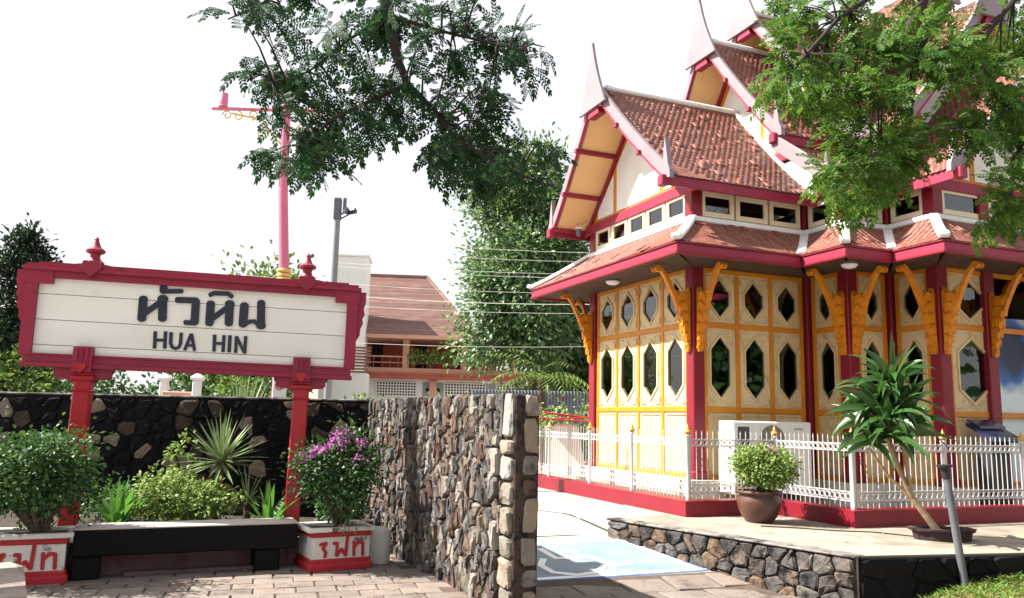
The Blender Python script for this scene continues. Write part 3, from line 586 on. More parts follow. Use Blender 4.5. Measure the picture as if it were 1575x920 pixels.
# wall panels -------------------------------------------------
cache = {}
def hexpts(hw, s, hh): return [(0, hh), (hw, s), (hw, -s), (0, -hh), (-hw, -s), (-hw, s)]
def hexpanel(w, h, hw, s, hh):
    k = ('hp', round(w, 3), round(h, 3))
    if k in cache: return cache[k]
    m = MB(); rc = [(-w/2, h/2), (w/2, h/2), (w/2, -h/2), (-w/2, -h/2)]; hx = hexpts(hw, s, hh)
    V = [(x, y0, z) for y0 in (.02, .05) for x, z in rc+hx]
    A = lambda q, o: tuple(j+o for j in q)
    fr_ = [(0, 4, 9), (0, 1, 4), (1, 5, 4), (1, 2, 6, 5), (2, 7, 6), (2, 3, 7), (3, 8, 7), (3, 0, 9, 8)]
    fs = [A(q, 0) for q in fr_]+[A(q[::-1], 10) for q in fr_]
    fs += [(4+j, 4+(j+1) % 6, 14+(j+1) % 6, 14+j) for j in range(6)] + [(j, (j+1) % 4, 10+(j+1) % 4, 10+j) for j in range(4)]
    m.add(V, fs); panel = m.mesh('panel', 'cream')
    m = MB(); o = hexpts(hw+.032, s+.018, hh+.045); n = 6                       # raised moulding round the opening and corner strips
    V = [(x, .020, z) for x, z in o]+[(x, .004, z) for x, z in o]+[(x, .004, z) for x, z in hx]+[(x, .030, z) for x, z in hx]
    m.add(V, [(r*6+j, r*6+(j+1) % 6, (r+1)*6+(j+1) % 6, (r+1)*6+j) for r in range(3) for j in range(6)])
    for sx in (-1, 1):
        for sz in (-1, 1):
            m.box((sx*(w/2-.11), .012, sz*(h/2-.05)), (.13, .018, .014)); m.box((sx*(w/2-.03), .012, sz*(h/2-.11)), (.012, .018, .09))
    mould = m.mesh('moulding', 'cream')
    m = MB(); m.prism(hexpts(hw+.004, s, hh+.004), lambda a, b, t: (a, t, b), .034, .040); pane = m.mesh('pane', 'glass')
    cache[k] = (panel, mould, pane); return cache[k]
def lowpanel(w, h):
    k = ('lp', round(w, 3), round(h, 3))
    if k in cache: return cache[k]
    m = MB(); m.box((0, .035, 0), (w, .03, h), bev=.004); panel = m.mesh('panel', 'cream')
    m = MB(); P = [(0, h/2-.1), (w/2-.06, 0), (0, -h/2+.1), (-w/2+.06, 0)]
    for a, b in zip(P, P[1:]+P[:1]): m.bar((a[0], .0185, a[1]), (b[0], .0185, b[1]), .016, .006, up=(0, 1, 0))
    m.box((0, .012, h/2-.04), (w*.8, .016, .014)); m.box((0, .012, -h/2+.04), (w*.8, .016, .014))
    cache[k] = (panel, m.mesh('moulding', 'cream')); return cache[k]
def at(seg, s, z):  # pavilion-local location on a wall face
    a, b, d, n, L, rz = SEG[seg]; p = a+d*s; return (p.x, p.y, z-PZ)
for i, nb in enumerate(BAYS):
    a, b, d, n, L, rz = SEG[i]
    e0 = .16 if convex(i) else .085; e1 = .16 if convex((i+1) % nF) else .085
    bw_ = (L-e0-e1)/nb; mw = .078
    far = i in (6, 7, 8, 9, 10, 11)
    # rails and mullions (timber grid)
    for z, h in ((WB+.03, .06), (WL_, .082), (WM, .082), (WT-.02, .07)):
        key = ('rail', round(L, 3), h, e0)
        if key not in cache: m = MB(); m.box(((e0+L-e1)/2, .03, 0), (L-e0-e1, .06, h), bev=.006); cache[key] = m.mesh('rail', 'orange')
        link('rail', cache[key], PAV, at(i, 0, z), rz)
    for k in range(nb+1):
        s = e0+bw_*k + (mw/2 if k == 0 else -mw/2 if k == nb else 0)
        if 'mul' not in cache: m = MB(); m.box((0, .028, (WB+WT)/2-WB), (mw, .05, WT-WB-.08), bev=.006); cache['mul'] = m.mesh('mullion', 'orange')
        link('mullion', cache['mul'], PAV, at(i, s, WB), rz)
    pw = bw_-mw*(1 if nb > 1 else 2)*.98
    for k in range(nb):
        s = e0+bw_*(k+.5)
        if i == 5 and k == 1: continue                                   # open bay of the front, closed by the painted board
        hw = pw*.31
        for z0, z1, kind in ((WB+.06, WL_-.041, 0), (WL_+.041, WM-.041, 1), (WM+.041, WT-.055, 2)):
            h = z1-z0; zc = (z0+z1)/2
            if kind == 0:
                pm, mo = lowpanel(pw, h); o = link('panel', pm, PAV, at(i, s, zc), rz); link('moulding', mo, o)
            else:
                pm, mo, gl = hexpanel(pw, h, hw, (.26 if kind == 1 else .09), (.46 if kind == 1 else .29))
                o = link('panel', pm, PAV, at(i, s, zc), rz); link('moulding', mo, o); link('pane', gl, o)
    # wall above the panels, clerestory band
    m = MB(); m.box((L/2, .05, (WT+4.60)/2), (L-.02, .08, 4.60-WT), bev=0); link('upper_wall', m.mesh('upper_wall', 'red'), PAV, at(i, 0, 0), rz)
    m = MB(); m.box((L/2, .055, (4.60+5.14)/2), (L-.02, .07, .54)); link('clerestory_band', m.mesh('clerestory_band', 'orange'), PAV, at(i, 0, 0), rz)
    ex0 = .0 if not convex(i) else -.09; ex1 = L+(.09 if convex((i+1) % nF) else 0)
    m = MB(); m.box(((ex0+ex1)/2, -.03, 4.605), (ex1-ex0, .14, .085), bev=.015); link('cornice', m.mesh('cornice', 'white'), PAV, at(i, 0, 0), rz)
    nw = {4: 5, 3: 3}.get(nb, nb); ws = (L-.12-(.10 if convex(i) else .07)-(.1 if convex((i+1) % nF) else .07)+.08)/nw
    s0 = .02+(.10 if convex(i) else .07)
    if not far:
        for k in range(nw):
            ww = ws-.035; key = ('clw', round(ww, 3))
            if key not in cache:
                m = MB(); H_ = .40
                for c, dd in (((0, 0, H_/2-.04), (ww, .05, .08)), ((0, 0, -H_/2+.04), (ww, .05, .08)), ((-ww/2+.038, 0, 0), (.076, .05, H_-.16)), ((ww/2-.038, 0, 0), (.076, .05, H_-.16))): m.box(c, dd, bev=.005)
                wn_ = m.mesh('window', 'creampale'); m = MB(); m.box((0, .006, 0), (ww-.15, .008, H_-.155)); cache[key] = (wn_, m.mesh('pane', 'glass'))
                m = MB(); m.box((0, .018, 0), (ww-.02, .008, H_-.02)); cache[key] += (m.mesh('window_back', 'dark'),)
            o = link('window', cache[key][0], PAV, at(i, s0+ws*(k+.5)+.0, 4.875), rz); o.location = Vector(o.location)+Vector((n.x, n.y, 0))*.004
            link('pane', cache[key][1], o); link('back_panel', cache[key][2], o)
# painted board in the open bay
m = MB(); m.box((4.62, -1.62, 2.0), (1.02, .05, 2.45), bev=.01); board = pv(m, 'painted_board', 'white')
def muralmat():
    mm, n, l = nt('mural_paint'); out = n.new('ShaderNodeOutputMaterial'); p = n.new('ShaderNodeBsdfPrincipled'); l.new(p.outputs[0], out.inputs[0])
    tc = n.new('ShaderNodeTexCoord'); mp = n.new('ShaderNodeMapping'); mp.inputs['Location'].default_value = (-4.52, 1.6, -2.72); mp.vector_type = 'POINT'
    l.new(tc.outputs['Object'], mp.inputs[0])
    no = n.new('ShaderNodeTexNoise'); no.inputs['Scale'].default_value = 3; l.new(tc.outputs['Object'], no.inputs[0])
    le = n.new('ShaderNodeVectorMath'); le.operation = 'LENGTH'; l.new(mp.outputs[0], le.inputs[0])
    ad = n.new('ShaderNodeMath'); ad.operation = 'MULTIPLY_ADD'; ad.inputs[1].default_value = .35; l.new(no.outputs[0], ad.inputs[0]); l.new(le.outputs['Value'], ad.inputs[2])
    cr = n.new('ShaderNodeValToRGB'); e = cr.color_ramp.elements
    e[0].position = .45; e[0].color = (.01, .02, .06, 1); e[1].position = .82; e[1].color = (.60, .68, .72, 1); x = e.new(.66); x.color = (.03, .12, .40, 1)
    l.new(ad.outputs[0], cr.inputs[0]); l.new(cr.outputs[0], p.inputs['Base Color']); p.inputs['Roughness'].default_value = .5; return mm
board.data.materials[0] = muralmat()
# carved brackets ---------------------------------------------
BR = [(.0, 2.60), (.045, 2.60), (.075, 2.70), (.06, 2.72), (.115, 2.84), (.095, 2.86), (.155, 2.99), (.135, 3.02), (.20, 3.14), (.175, 3.18), (.235, 3.27), (.29, 3.40), (.33, 3.48), (.375, 3.565), (.43, 3.67),
      (.50, 3.765), (.545, 3.755), (.59, 3.77), (.61, 3.81), (.59, 3.85), (.55, 3.86), (.515, 3.845), (.475, 3.80), (.415, 3.745), (.36, 3.665), (.315, 3.575), (.26, 3.50), (.22, 3.465), (.185, 3.50), (.165, 3.47), (.13, 3.465),
      (.105, 3.50), (.08, 3.46), (.05, 3.48), (.03, 3.56), (.012, 3.52), (.0, 3.48)]
m = MB(); m.prism(BR, lambda a, b, t: (a, t, b), -.038, .038)
scal = [((.01, 2.68), .05), ((.02, 2.80), .075), ((.03, 2.93), .10), ((.05, 3.08), .12), ((.07, 3.24), .14), ((.11, 3.39), .13)]
for (r, z), w in scal:                                            # overlapping carved scales standing proud of both sides
    for sgn in (-1, 1):
        pl = [(r, z+.06), (r+w*.55, z+.09), (r+w*1.02, z+.03), (r+w*.9, z-.05), (r+w*.45, z-.03), (r+.0, z-.055)]
        m.prism(pl, lambda a, b, t: (a, t, b), sgn*.030, sgn*(.054+.004*scal.index(((r, z), w))))
for sgn in (-1, 1): m.prism([(.575+.05*math.cos(t*math.pi/5), 3.80+.05*math.sin(t*math.pi/5)) for t in range(10)], lambda a, b, t: (a, t, b), sgn*.03, sgn*.062)
brk = m.mesh('bracket', 'gold')
for i in (0, 1, 3, 5, 6, 7):
    x, y = FP[i]
    s1, s2 = SEG[i-1], SEG[i]
    for n_v in (s1[3], s2[3]):
        p = Vector((x, y))-(s1[3]+s2[3])*.05+n_v*.098
        link('bracket', brk, PAV, (p.x, p.y, -PZ), math.atan2(n_v.y, n_v.x))
for xx in (4.0, 5.2): link('bracket', brk, PAV, (xx, -1.66-.098, -PZ), -math.pi/2)
link('bracket', brk, PAV, (4.0+.098, -1.66, -PZ), 0)

# roofs: surfaces, tiles, trims --------------------------------
TILES = []                                                        # (roof part, matrix in pavilion frame)
tm = MB(); tw_, tl2 = .093, .165
tm.add([(-tw_/2, 0, .004), (tw_/2, 0, .004), (tw_/2, -tl2*.86, .013), (0, -tl2, .014), (-tw_/2, -tl2*.86, .013),
        (-tw_/2, 0, -.008), (tw_/2, 0, -.008), (tw_/2, -tl2*.86, -.001), (0, -tl2, .0), (-tw_/2, -tl2*.86, -.001)],
       [(0, 4, 3, 2, 1), (0, 1, 6, 5), (1, 2, 7, 6), (2, 3, 8, 7), (3, 4, 9, 8), (4, 0, 5, 9)])
tile_me = tm.mesh('tile', 'tile')
trd = random.Random(12)
def tile_surface(part, S, L0, L1, B, row=.084, colw=.105, limits=None):
    """S(a, b): point at a along the eave, b metres up the slope; tiles laid in staggered rows"""
    nr = int(B/row)
    for r in range(nr):
        b = (r+1.75)*row
        if b > B: b = B
        l0, l1 = (L0, L1) if limits is None else limits(min(B, (r+.6)*row))
        a = l0+(colw/2 if r % 2 else colw)*.9
        while a < l1-.03:
            p = Vector(S(a, b)); px_ = (Vector(S(a+.01, b))-p).normalized(); py_ = (p-Vector(S(a, b-.05))).normalized(); nz_ = px_.cross(py_)
            if nz_.z < 0: nz_ = -nz_; px_ = -px_
            py_ = nz_.cross(px_)
            j = trd.uniform(-.015, .015); lift = .010+trd.uniform(0, .003)+(.014 if trd.random() < .03 else 0)
            M_ = Matrix((px_, py_, nz_)).transposed().to_4x4(); M_.translation = p+nz_*lift+px_*trd.uniform(-.003, .003)
            TILES.append((part, M_ @ Matrix.Rotation(j, 4, 'Z') @ Matrix.Rotation(trd.uniform(.02, .045), 4, 'X')))
            a += colw
def grid_surface(S, L0, L1, B, na, nb_, mat, name, parent=None, limits=None, thick=.03):
    m = MB(); V = []
    for j in range(nb_+1):
        b = B*j/nb_; l0, l1 = (L0, L1) if limits is None else limits(b)
        for i in range(na+1): V.append(S(l0+(l1-l0)*i/na, b))
    n = (na+1)*(nb_+1); W_ = [(v[0], v[1], v[2]-thick) for v in V]
    F = []
    for j in range(nb_):
        for i in range(na):
            q = (j*(na+1)+i, j*(na+1)+i+1, (j+1)*(na+1)+i+1, (j+1)*(na+1)+i); F += [q, tuple(k+n for k in q[::-1])]
    bd = [j*(na+1) for j in range(nb_)]+[nb_*(na+1)+i for i in range(na)]+[j*(na+1)+na for j in range(nb_, 0, -1)]+[i for i in range(na, 0, -1)]
    F += [(bd[k], bd[(k+1) % len(bd)], bd[(k+1) % len(bd)]+n, bd[k]+n) for k in range(len(bd))]
    m.add(V+W_, F); return pv(m, name, mat, parent)
# skirt roof
EV = offset(.87); EZ0, EZ1, SZ = 3.84, 4.015, 4.585
INN = offset(.03)
for i in range(nF):
    a, b, d, n, L, rz = SEG[i]; q0, q1, w0, w1 = EV[i], EV[(i+1) % nF], INN[i], INN[(i+1) % nF]
    W_ = (w0-q0).dot(-n); SLd = math.hypot(W_, SZ-EZ1)
    def S(t, bb, q0=q0, d=d, n=n, W_=W_, SLd=SLd):
        f = bb/SLd; z = EZ1+(SZ-EZ1)*(f*.82+.18*f*f)
        p = q0+d*t-n*(W_*f); return (p.x, p.y, z)
    Lq = (q1-q0).length; s0 = (w0-q0).dot(d); s1 = (w1-q0).dot(d)
    lim = lambda bb, s0=s0, s1=s1, Lq=Lq, SLd=SLd: (s0*bb/SLd, Lq+(s1-Lq)*bb/SLd)
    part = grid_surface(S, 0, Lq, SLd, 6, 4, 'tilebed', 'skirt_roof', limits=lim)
    if i in (11, 0, 1, 2, 3, 4, 5): tile_surface(part, S, 0, Lq, SLd, limits=lambda bb, lim=lim: (lim(bb)[0]+.03, lim(bb)[1]-.03))
    # fascia board with a lip, soffit
    m = MB(); mid = (q0+q1)/2-n*.02; m.box((mid.x, mid.y, (EZ0+EZ1)/2), (Lq-.004, .04, EZ1-EZ0), rz, bev=.005)
    f_ = pv(m, 'fascia', 'crimson')
    m = MB(); mid2 = (q0+q1)/2+n*.008; m.box((mid2.x, mid2.y, EZ0+.022), (Lq+.01, .02, .036), rz, bev=.004); m.box((mid2.x, mid2.y, EZ1-.012), (Lq+.01, .022, .022), rz, bev=.004); pv(m, 'fascia_lip', 'red', f_)
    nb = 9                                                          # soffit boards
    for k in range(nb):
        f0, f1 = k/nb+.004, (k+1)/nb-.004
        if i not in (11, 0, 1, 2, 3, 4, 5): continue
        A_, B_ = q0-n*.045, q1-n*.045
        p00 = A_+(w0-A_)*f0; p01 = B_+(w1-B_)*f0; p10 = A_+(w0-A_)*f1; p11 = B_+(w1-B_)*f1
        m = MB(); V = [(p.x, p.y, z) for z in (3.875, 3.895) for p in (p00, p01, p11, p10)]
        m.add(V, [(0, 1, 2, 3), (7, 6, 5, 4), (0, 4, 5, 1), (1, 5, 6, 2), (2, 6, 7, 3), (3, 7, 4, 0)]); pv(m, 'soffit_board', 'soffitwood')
# white hip and valley caps with upturned ends
for i in (0, 1, 2, 3, 4, 5, 6, 11, 10):
    p, w = EV[i], INN[i]; m = MB(); cv = convex(i)
    d3 = Vector((w.x-p.x, w.y-p.y, 0)); pts = []
    for f in (0, .25, .5, .75, 1.0):
        q = p+(w-p)*f; pts.append((q.x, q.y, EZ1+(SZ-EZ1)*(f*.82+.18*f*f)+(.05 if cv else .035)))
    for u, v in zip(pts, pts[1:]): m.bar(u, v, .13, .07, bev=.015)
    if cv:
        q = p-(w-p).normalized()*.07; m.bar(pts[0], (q.x, q.y, EZ1+.085), .14, .085, bev=.02)
    pv(m, 'hip_cap' if cv else 'valley_cap', 'white')

# gable roofs ---------------------------------------------------
def arm(ox, oy, ang, tiers):
    """stack of gabled roofs; frame x' = ridge direction (inward), y' = across"""
    ca, sa = math.cos(ang), math.sin(ang)
    def G(x, y, z): return (ox+ca*x-sa*y, oy+sa*x+ca*y, z)
    for ti, t in enumerate(tiers):
        x0, x1, zr, ye, ze, xw = t['x0'], t['x1'], t['zr'], t['ye'], t['ze'], t['xw']
        lean = .16; SLd = math.hypot(ye, zr-ze)
        def prof(f): return ye*(1-f), ze+(zr-ze)*(f*.84+.16*f*f)          # slightly dished slope
        for sg in (-1, 1):
            def S(a, b, sg=sg):
                f = min(1, b/SLd); y, z = prof(f); xs_ = x0+.14-lean*f; return G(a if a > x0+.3 else xs_+(a-x0), sg*y, z)
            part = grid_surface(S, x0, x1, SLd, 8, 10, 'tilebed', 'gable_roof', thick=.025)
            if t.get('tiles') and sg in t['tiles']: tile_surface(part, S, x0+.06, x1, SLd)
            # underside sheet of the overhang, with red purlins
            m = MB(); V = []
            for k in range(9):
                y, z = prof(k/8*.97); V += [G(x0+.16-lean*k/8, sg*y, z-.05), G(xw+.03, sg*y, z-.05)]
            m.add(V+[(v[0], v[1], v[2]-.015) for v in V], [(2*k, 2*k+1, 2*k+3, 2*k+2) for k in range(8)]+[(18+2*k, 18+2*k+2, 18+2*k+3, 18+2*k+1) for k in range(8)])
            pv(m, 'overhang_soffit', 'ochre')
            for f in (.04, .33, .64):
                y, z = prof(f); m = MB(); m.bar(G(x0+.03-lean*f, sg*y, z-.10), G(xw+.02, sg*y, z-.10), .07, .075, bev=.006); pv(m, 'purlin', 'crimson')
            m = MB(); pp = [G(xw-.02, sg*prof(k/8)[0]*.97, prof(k/8)[1]-.11) for k in range(9)]
            for u, v in zip(pp, pp[1:]): m.bar(u, v, .05, .08)
            pv(m, 'wall_rafter', 'crimson')
            # barge board following the slope
            m = MB(); V = []; NB = 10
            for k in range(NB+1):
                f = k/NB; y, z = prof(f); xb = x0+.08-lean*f; h = .21
                for dx, dz in ((0, -.10), (.06, -.10), (.06, h-.05), (0, h-.05)): V.append(G(xb+dx, sg*y, z+dz))
            F = [(4*k+j, 4*k+(j+1) % 4, 4*k+4+(j+1) % 4, 4*k+4+j) for k in range(NB) for j in range(4)]+[(0, 1, 2, 3), (4*NB+3, 4*NB+2, 4*NB+1, 4*NB)]
            m.add(V, F); bg_ = pv(m, 'barge_board', 'pinkwhite')
            m = MB(); V = []
            for k in range(NB+1):
                f = k/NB; y, z = prof(f); xb = x0+.08-lean*f-.012
                for dx, dz in ((0, -.115), (.05, -.115), (.05, -.075), (0, -.075)): V.append(G(xb+dx, sg*y, z+dz))
            m.add(V, F); pv(m, 'barge_edge', 'crimson', bg_)
            # horn at the foot of the barge board
            hp = [(0, 0), (.13, -.02), (.12, .10), (.075, .20), (.055, .34), (.03, .47), (.0, .62), (-.03, .45), (-.045, .28), (-.06, .14), (-.09, .06)]
            m = MB(); m.prism([(a*sg, b) for a, b in hp], lambda a, b, tt: G(x0+.06+tt, sg*ye*1.0+a, ze+b-.06), 0, .075); pv(m, 'horn', 'pinkwhite')
            # eave fascia
            m = MB(); m.bar(G(x0+.12, sg*(ye-.02), ze-.085), G(x1, sg*(ye-.02), ze-.085), .045, .15, bev=.006); pv(m, 'eave_fascia', 'crimson')
            m = MB(); m.box(G(x0+.05, sg*(ye-.03), ze-.10), (.13, .14, .16), ang, bev=.012); pv(m, 'purlin_end', 'crimson')
        # ridge cap and apex finial
        m = MB(); m.bar(G(x0+.12, 0, zr+.02), G(x1, 0, zr+.02), .13, .10, bev=.03); pv(m, 'ridge_cap', 'white')
        fp = [(-.46, -.40), (.46, -.40), (.30, -.06), (.19, .20), (.10, .46), (.015, .78), (-.015, .78), (-.10, .46), (-.19, .20), (-.30, -.06)]
        m = MB(); m.prism(fp, lambda a, b, tt: G(x0-.13+tt, a, zr+b), 0, .045); pv(m, 'apex_spire', 'pinkwhite')
        m = MB(); m.prism([(-.19, -.52), (.19, -.52), (.13, -.38), (-.13, -.38)], lambda a, b, tt: G(x0-.09+tt, a, zr+b), 0, .14); pv(m, 'apex_block', 'crimson')
        # gable wall with panels
        zb = t.get('zb', ze-.03); yb = ye*.90
        m = MB(); m.prism([(-yb, zb), (yb, zb), (yb*.5, zb+(zr-zb)*.47), (0, zr-.08), (-yb*.5, zb+(zr-zb)*.47)], lambda a, b, tt: G(xw+tt, a, b), 0, .06); gw = pv(m, 'gable_wall', 'orange')
        H_ = zr-zb
        def trap(y0, y1):
            top = lambda y: zb+.18+(H_-.34)*(1-abs(y)/(yb*.88))*.86
            ps = [(y0, zb+.16), (y1, zb+.16), (y1, max(zb+.2, top(y1)))] + ([(0, top(0))] if y0 < 0 < y1 else []) + [(y0, max(zb+.2, top(y0)))]
            return ps
        for y0, y1 in ((-yb*.80, -yb*.47), (-yb*.40, yb*.40), (yb*.47, yb*.80)):
            m = MB(); m.prism([(y0+(py-y0)*1.0, pz) for py, pz in trap(y0, y1)], lambda a, b, tt: G(xw+tt, a, b), -.012, -.001); pv(m, 'gable_panel', 'white', gw)
            cy = (y0+y1)/2; ps = trap(y0, y1); cz = sum(p[1] for p in ps)/len(ps)
        m = MB(); m.bar(G(xw-.03, -ye*.97, zb+.02), G(xw-.03, ye*.97, zb+.02), .05, .17, bev=.008); pv(m, 'tie_beam', 'crimson')
        # white flashing where the roof in front runs into this gable wall
        if ti:
            pt = tiers[ti-1]
            for sg in (-1, 1):
                m = MB(); pp = []
                for k in range(9):
                    f = k/8; y = pt['ye']*(1-f); z = pt['ze']+(pt['zr']-pt['ze'])*(f*.84+.16*f*f); pp.append(G(xw-.05, sg*y, z+.035))
                for u, v in zip(pp, pp[1:]): m.bar(u, v, .13, .06, bev=.012)
                pv(m, 'flashing', 'white')
        # second, lower slope of a tier (its own eave, barge and horn)
        if 'low' in t:
            ya, za, yb2, zb2, xb0, xb1 = t['low']; SL2 = math.hypot(yb2-ya, za-zb2)
            for sg in (-1, 1):
                def S2(a, b, sg=sg): f = b/SL2; return G(a, sg*(yb2+(ya-yb2)*f), zb2+(za-zb2)*(f*.85+.15*f*f))
                part = grid_surface(S2, xb0, xb1, SL2, 4, 4, 'tilebed', 'lower_roof', thick=.03)
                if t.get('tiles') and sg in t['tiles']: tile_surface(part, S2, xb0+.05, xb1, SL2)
                m = MB(); m.bar(G(xb0, sg*(ya-.05), za+.04), G(xb0, sg*yb2, zb2+.03), .06, .22, bev=.01); pv(m, 'barge_board', 'pinkwhite')
                m = MB(); m.bar(G(xb0+.03, sg*(yb2-.01), zb2-.075), G(xb1, sg*(yb2-.01), zb2-.075), .045, .15, bev=.006); pv(m, 'eave_fascia', 'crimson')
                m = MB(); m.prism([(a*sg*.8, b*.75) for a, b in hp], lambda a, b, tt: G(xb0+tt-.02, sg*yb2+a, zb2+b-.04), 0, .07); pv(m, 'horn', 'pinkwhite')
                m = MB(); m.box(G(xb0+.02, sg*(yb2-.02), zb2-.09), (.12, .13, .15), ang, bev=.012); pv(m, 'purlin_end', 'crimson')
                # wall below the lower barge
                m = MB(); m.prism([(sg*(ya-.3), zb2-.02), (sg*(yb2-.35), zb2-.02), (sg*(yb2-.35), zb2+.12), (sg*(ya-.05), za-.10), (sg*(ya-.3), za-.1)], lambda a, b, tt: G(xw+tt, a, b), 0, .06); lw_ = pv(m, 'lower_gable_wall', 'white')
                m = MB(); m.box(G(xw-.04, sg*(ya+.28), zb2+.14), (.07, .14, .40), ang, bev=.006); pv(m, 'strut', 'crimson', lw_)
arm(0, 1.6, 0, [dict(x0=-.78, x1=2.10, zr=7.18, ye=1.95, ze=5.13, xw=0.0, tiles=(-1, 1)),
                dict(x0=1.42, x1=3.05, zr=8.48, ye=1.76, ze=6.17, xw=2.12, zb=6.0, tiles=(-1,), low=(1.70, 6.02, 2.80, 5.16, 1.50, 3.2)),
                dict(x0=2.38, x1=4.6, zr=9.25, ye=2.0, ze=6.75, xw=3.05, zb=6.4, tiles=(-1,), low=(1.95, 6.5, 2.6, 6.0, 2.5, 4.0))])
arm(4.6, -1.7, math.pi/2, [dict(x0=-.78, x1=.95, zr=7.18, ye=1.95, ze=5.13, xw=0.0, tiles=(1,)),
                dict(x0=.12, x1=1.85, zr=8.48, ye=1.76, ze=6.17, xw=.95, zb=6.0, tiles=(1,), low=(1.70, 6.02, 2.35, 5.6, .25, 1.9)),
                dict(x0=1.05, x1=3.3, zr=9.25, ye=2.0, ze=6.75, xw=1.85, zb=6.4, tiles=(1,))])
m = MB(); m.prism([tuple(p) for p in offset(-.08)], lambda a, b, t: (a, b, t), 5.12, 5.15); pv(m, 'attic_floor', 'darkroom')
# tiles: the 300 nearest the viewer's side as single pieces, the rest joined per roof
pm_ = Matrix.Translation((PX, PY, 0)) @ Matrix.Rotation(YAW, 4, 'Z')
TILES.sort(key=lambda t: (pm_ @ t[1].translation - Vector((0, 0, 1.55))).length)
rest = {}
for k, (part, M_) in enumerate(TILES):
    if k < 300: o = link('tile', tile_me, part); o.matrix_basis = M_
    else: rest.setdefault(part.name, (part, []))[1].append(M_)
tv = np.array([v.co[:] for v in tile_me.vertices])
tf = []
for p in tile_me.polygons:
    v = list(p.vertices); tf += [(v[0], v[q], v[q+1]) for q in range(1, len(v)-1)]
tf = np.array(tf)
for nm, (part, ms) in rest.items():
    A_ = np.array([[list(r) for r in M_] for M_ in ms]); V = np.einsum('nij,vj->nvi', A_[:, :3, :3], tv)+A_[:, None, :3, 3]
    T = (np.arange(len(ms))*len(tv))[:, None, None]+tf[None]
    o = np_obj('tiles', V, T, mt['tile'], part); o['kind'] = 'stuff'

# ================================================================ FENCE (one thing round the pavilion)
def W2(lx, ly, z=0.0): v = pm_ @ Vector((lx, ly, 0)); return Vector((v.x, v.y, z))
FEN = empty('iron_fence', W2(-.87, -1.08, .38), YAW, 'white iron fence with gold post caps on a red kerb round the pavilion', 'fence')
fo = Vector((-.87, -1.08, .38))
def fb(m, name, mat, parent=None, smooth=False): return m.build(name, mat, parent or FEN, smooth)
fpath = [(-.87, 8.0), (-.87, -1.08), (.53, -1.08), (.53, -2.45), (7.0, -2.45)]
def fl(x, y, z): return Vector((x, y, z))-fo
def oneoff(pts, d):
    out = []
    for i, p in enumerate(pts):
        p = Vector(p); ns = []
        if i: a = (p-Vector(pts[i-1])).normalized(); ns.append(Vector((a.y, -a.x)))
        if i < len(pts)-1: a = (Vector(pts[i+1])-p).normalized(); ns.append(Vector((a.y, -a.x)))
        if len(ns) == 2: out.append(p+ns[0]*d+ns[1]*d)
        else: out.append(p+ns[0]*d)
    return out
o1, o2 = oneoff(fpath, .13), oneoff(fpath, -.12)
for i in range(len(fpath)-1):
    q = [o1[i], o1[i+1], o2[i+1], o2[i]]; m = MB(); m.prism([(p.x, p.y) for p in q], lambda a, b, t: fl(a, b, t), .36, .575); fb(m, 'kerb', 'red')
stops = [[8.0, 6.3, 4.6, 3.15, 1.62, .32, -1.08], [-.87, .53], [-1.08, -2.45], [.53, 2.05, 3.5, 5.0, 7.0]]
pm2 = MB(); pm2.lathe([(.030, 0), (.034, .02), (.030, .04), (.030, .80), (.040, .815), (.034, .84)], 14); post_me = pm2.mesh('post', 'fencewhite', True)
fm = MB(); fm.lathe([(.018, .0), (.045, .006), (.050, .03), (.034, .055), (.022, .062), (.026, .075), (.014, .092), (.005, .125), (.001, .14)], 14); fin_me = fm.mesh('finial', 'finialgold', True)
bm_ = MB(); bm_.lathe([(.0062, 0), (.0062, .82), (.009, .825), (.002, .875)], 6); bal_me = bm_.mesh('baluster', 'fencewhite')
seen = set()
def fpost(x, y):
    if (round(x, 2), round(y, 2)) in seen: return
    seen.add((round(x, 2), round(y, 2)))
    p = link('post', post_me, FEN, fl(x, y, .573)); link('finial', fin_me, p, (0, 0, .84))
nbal = 0
for r, st in enumerate(stops):
    for a, b in zip(st, st[1:]):
        P = (lambda t: (fpath[r][0], t)) if r in (0, 2) else (lambda t: (t, fpath[r][1]))
        A_, B_ = Vector(P(a)), Vector(P(b)); fpost(*A_); fpost(*B_)
        L = (B_-A_).length; d = (B_-A_)/L
        for z, th in ((1.345, .018), (1.262, .018), (.775, .018), (.668, .018)):
            m = MB(); p, q = A_+d*.03, B_-d*.03; m.bar(fl(p.x, p.y, z), fl(q.x, q.y, z), .016, th*.75, bev=.003); fb(m, 'rail', 'fencewhite')
        n = max(2, round(L/.088)); M_ = Matrix.Rotation(math.atan2(d.y, d.x), 3, 'Z') @ Matrix.Rotation(math.pi/2, 3, 'X')
        rings = MB()
        for k in range(n):
            s = L*(k+.5)/n; p = A_+d*s
            link('baluster', bal_me, FEN, fl(p.x, p.y, .585)); nbal += 1
            if k < n-1:
                p = A_+d*(s+L/n/2); rings.torus(fl(p.x, p.y, 1.3035), .030, .0055, M_, 12, 5); rings.torus(fl(p.x, p.y, .7215), .034, .0055, M_, 12, 5)
        o = fb(rings, 'ring_band', 'fencewhite', smooth=True); o['kind'] = 'stuff'

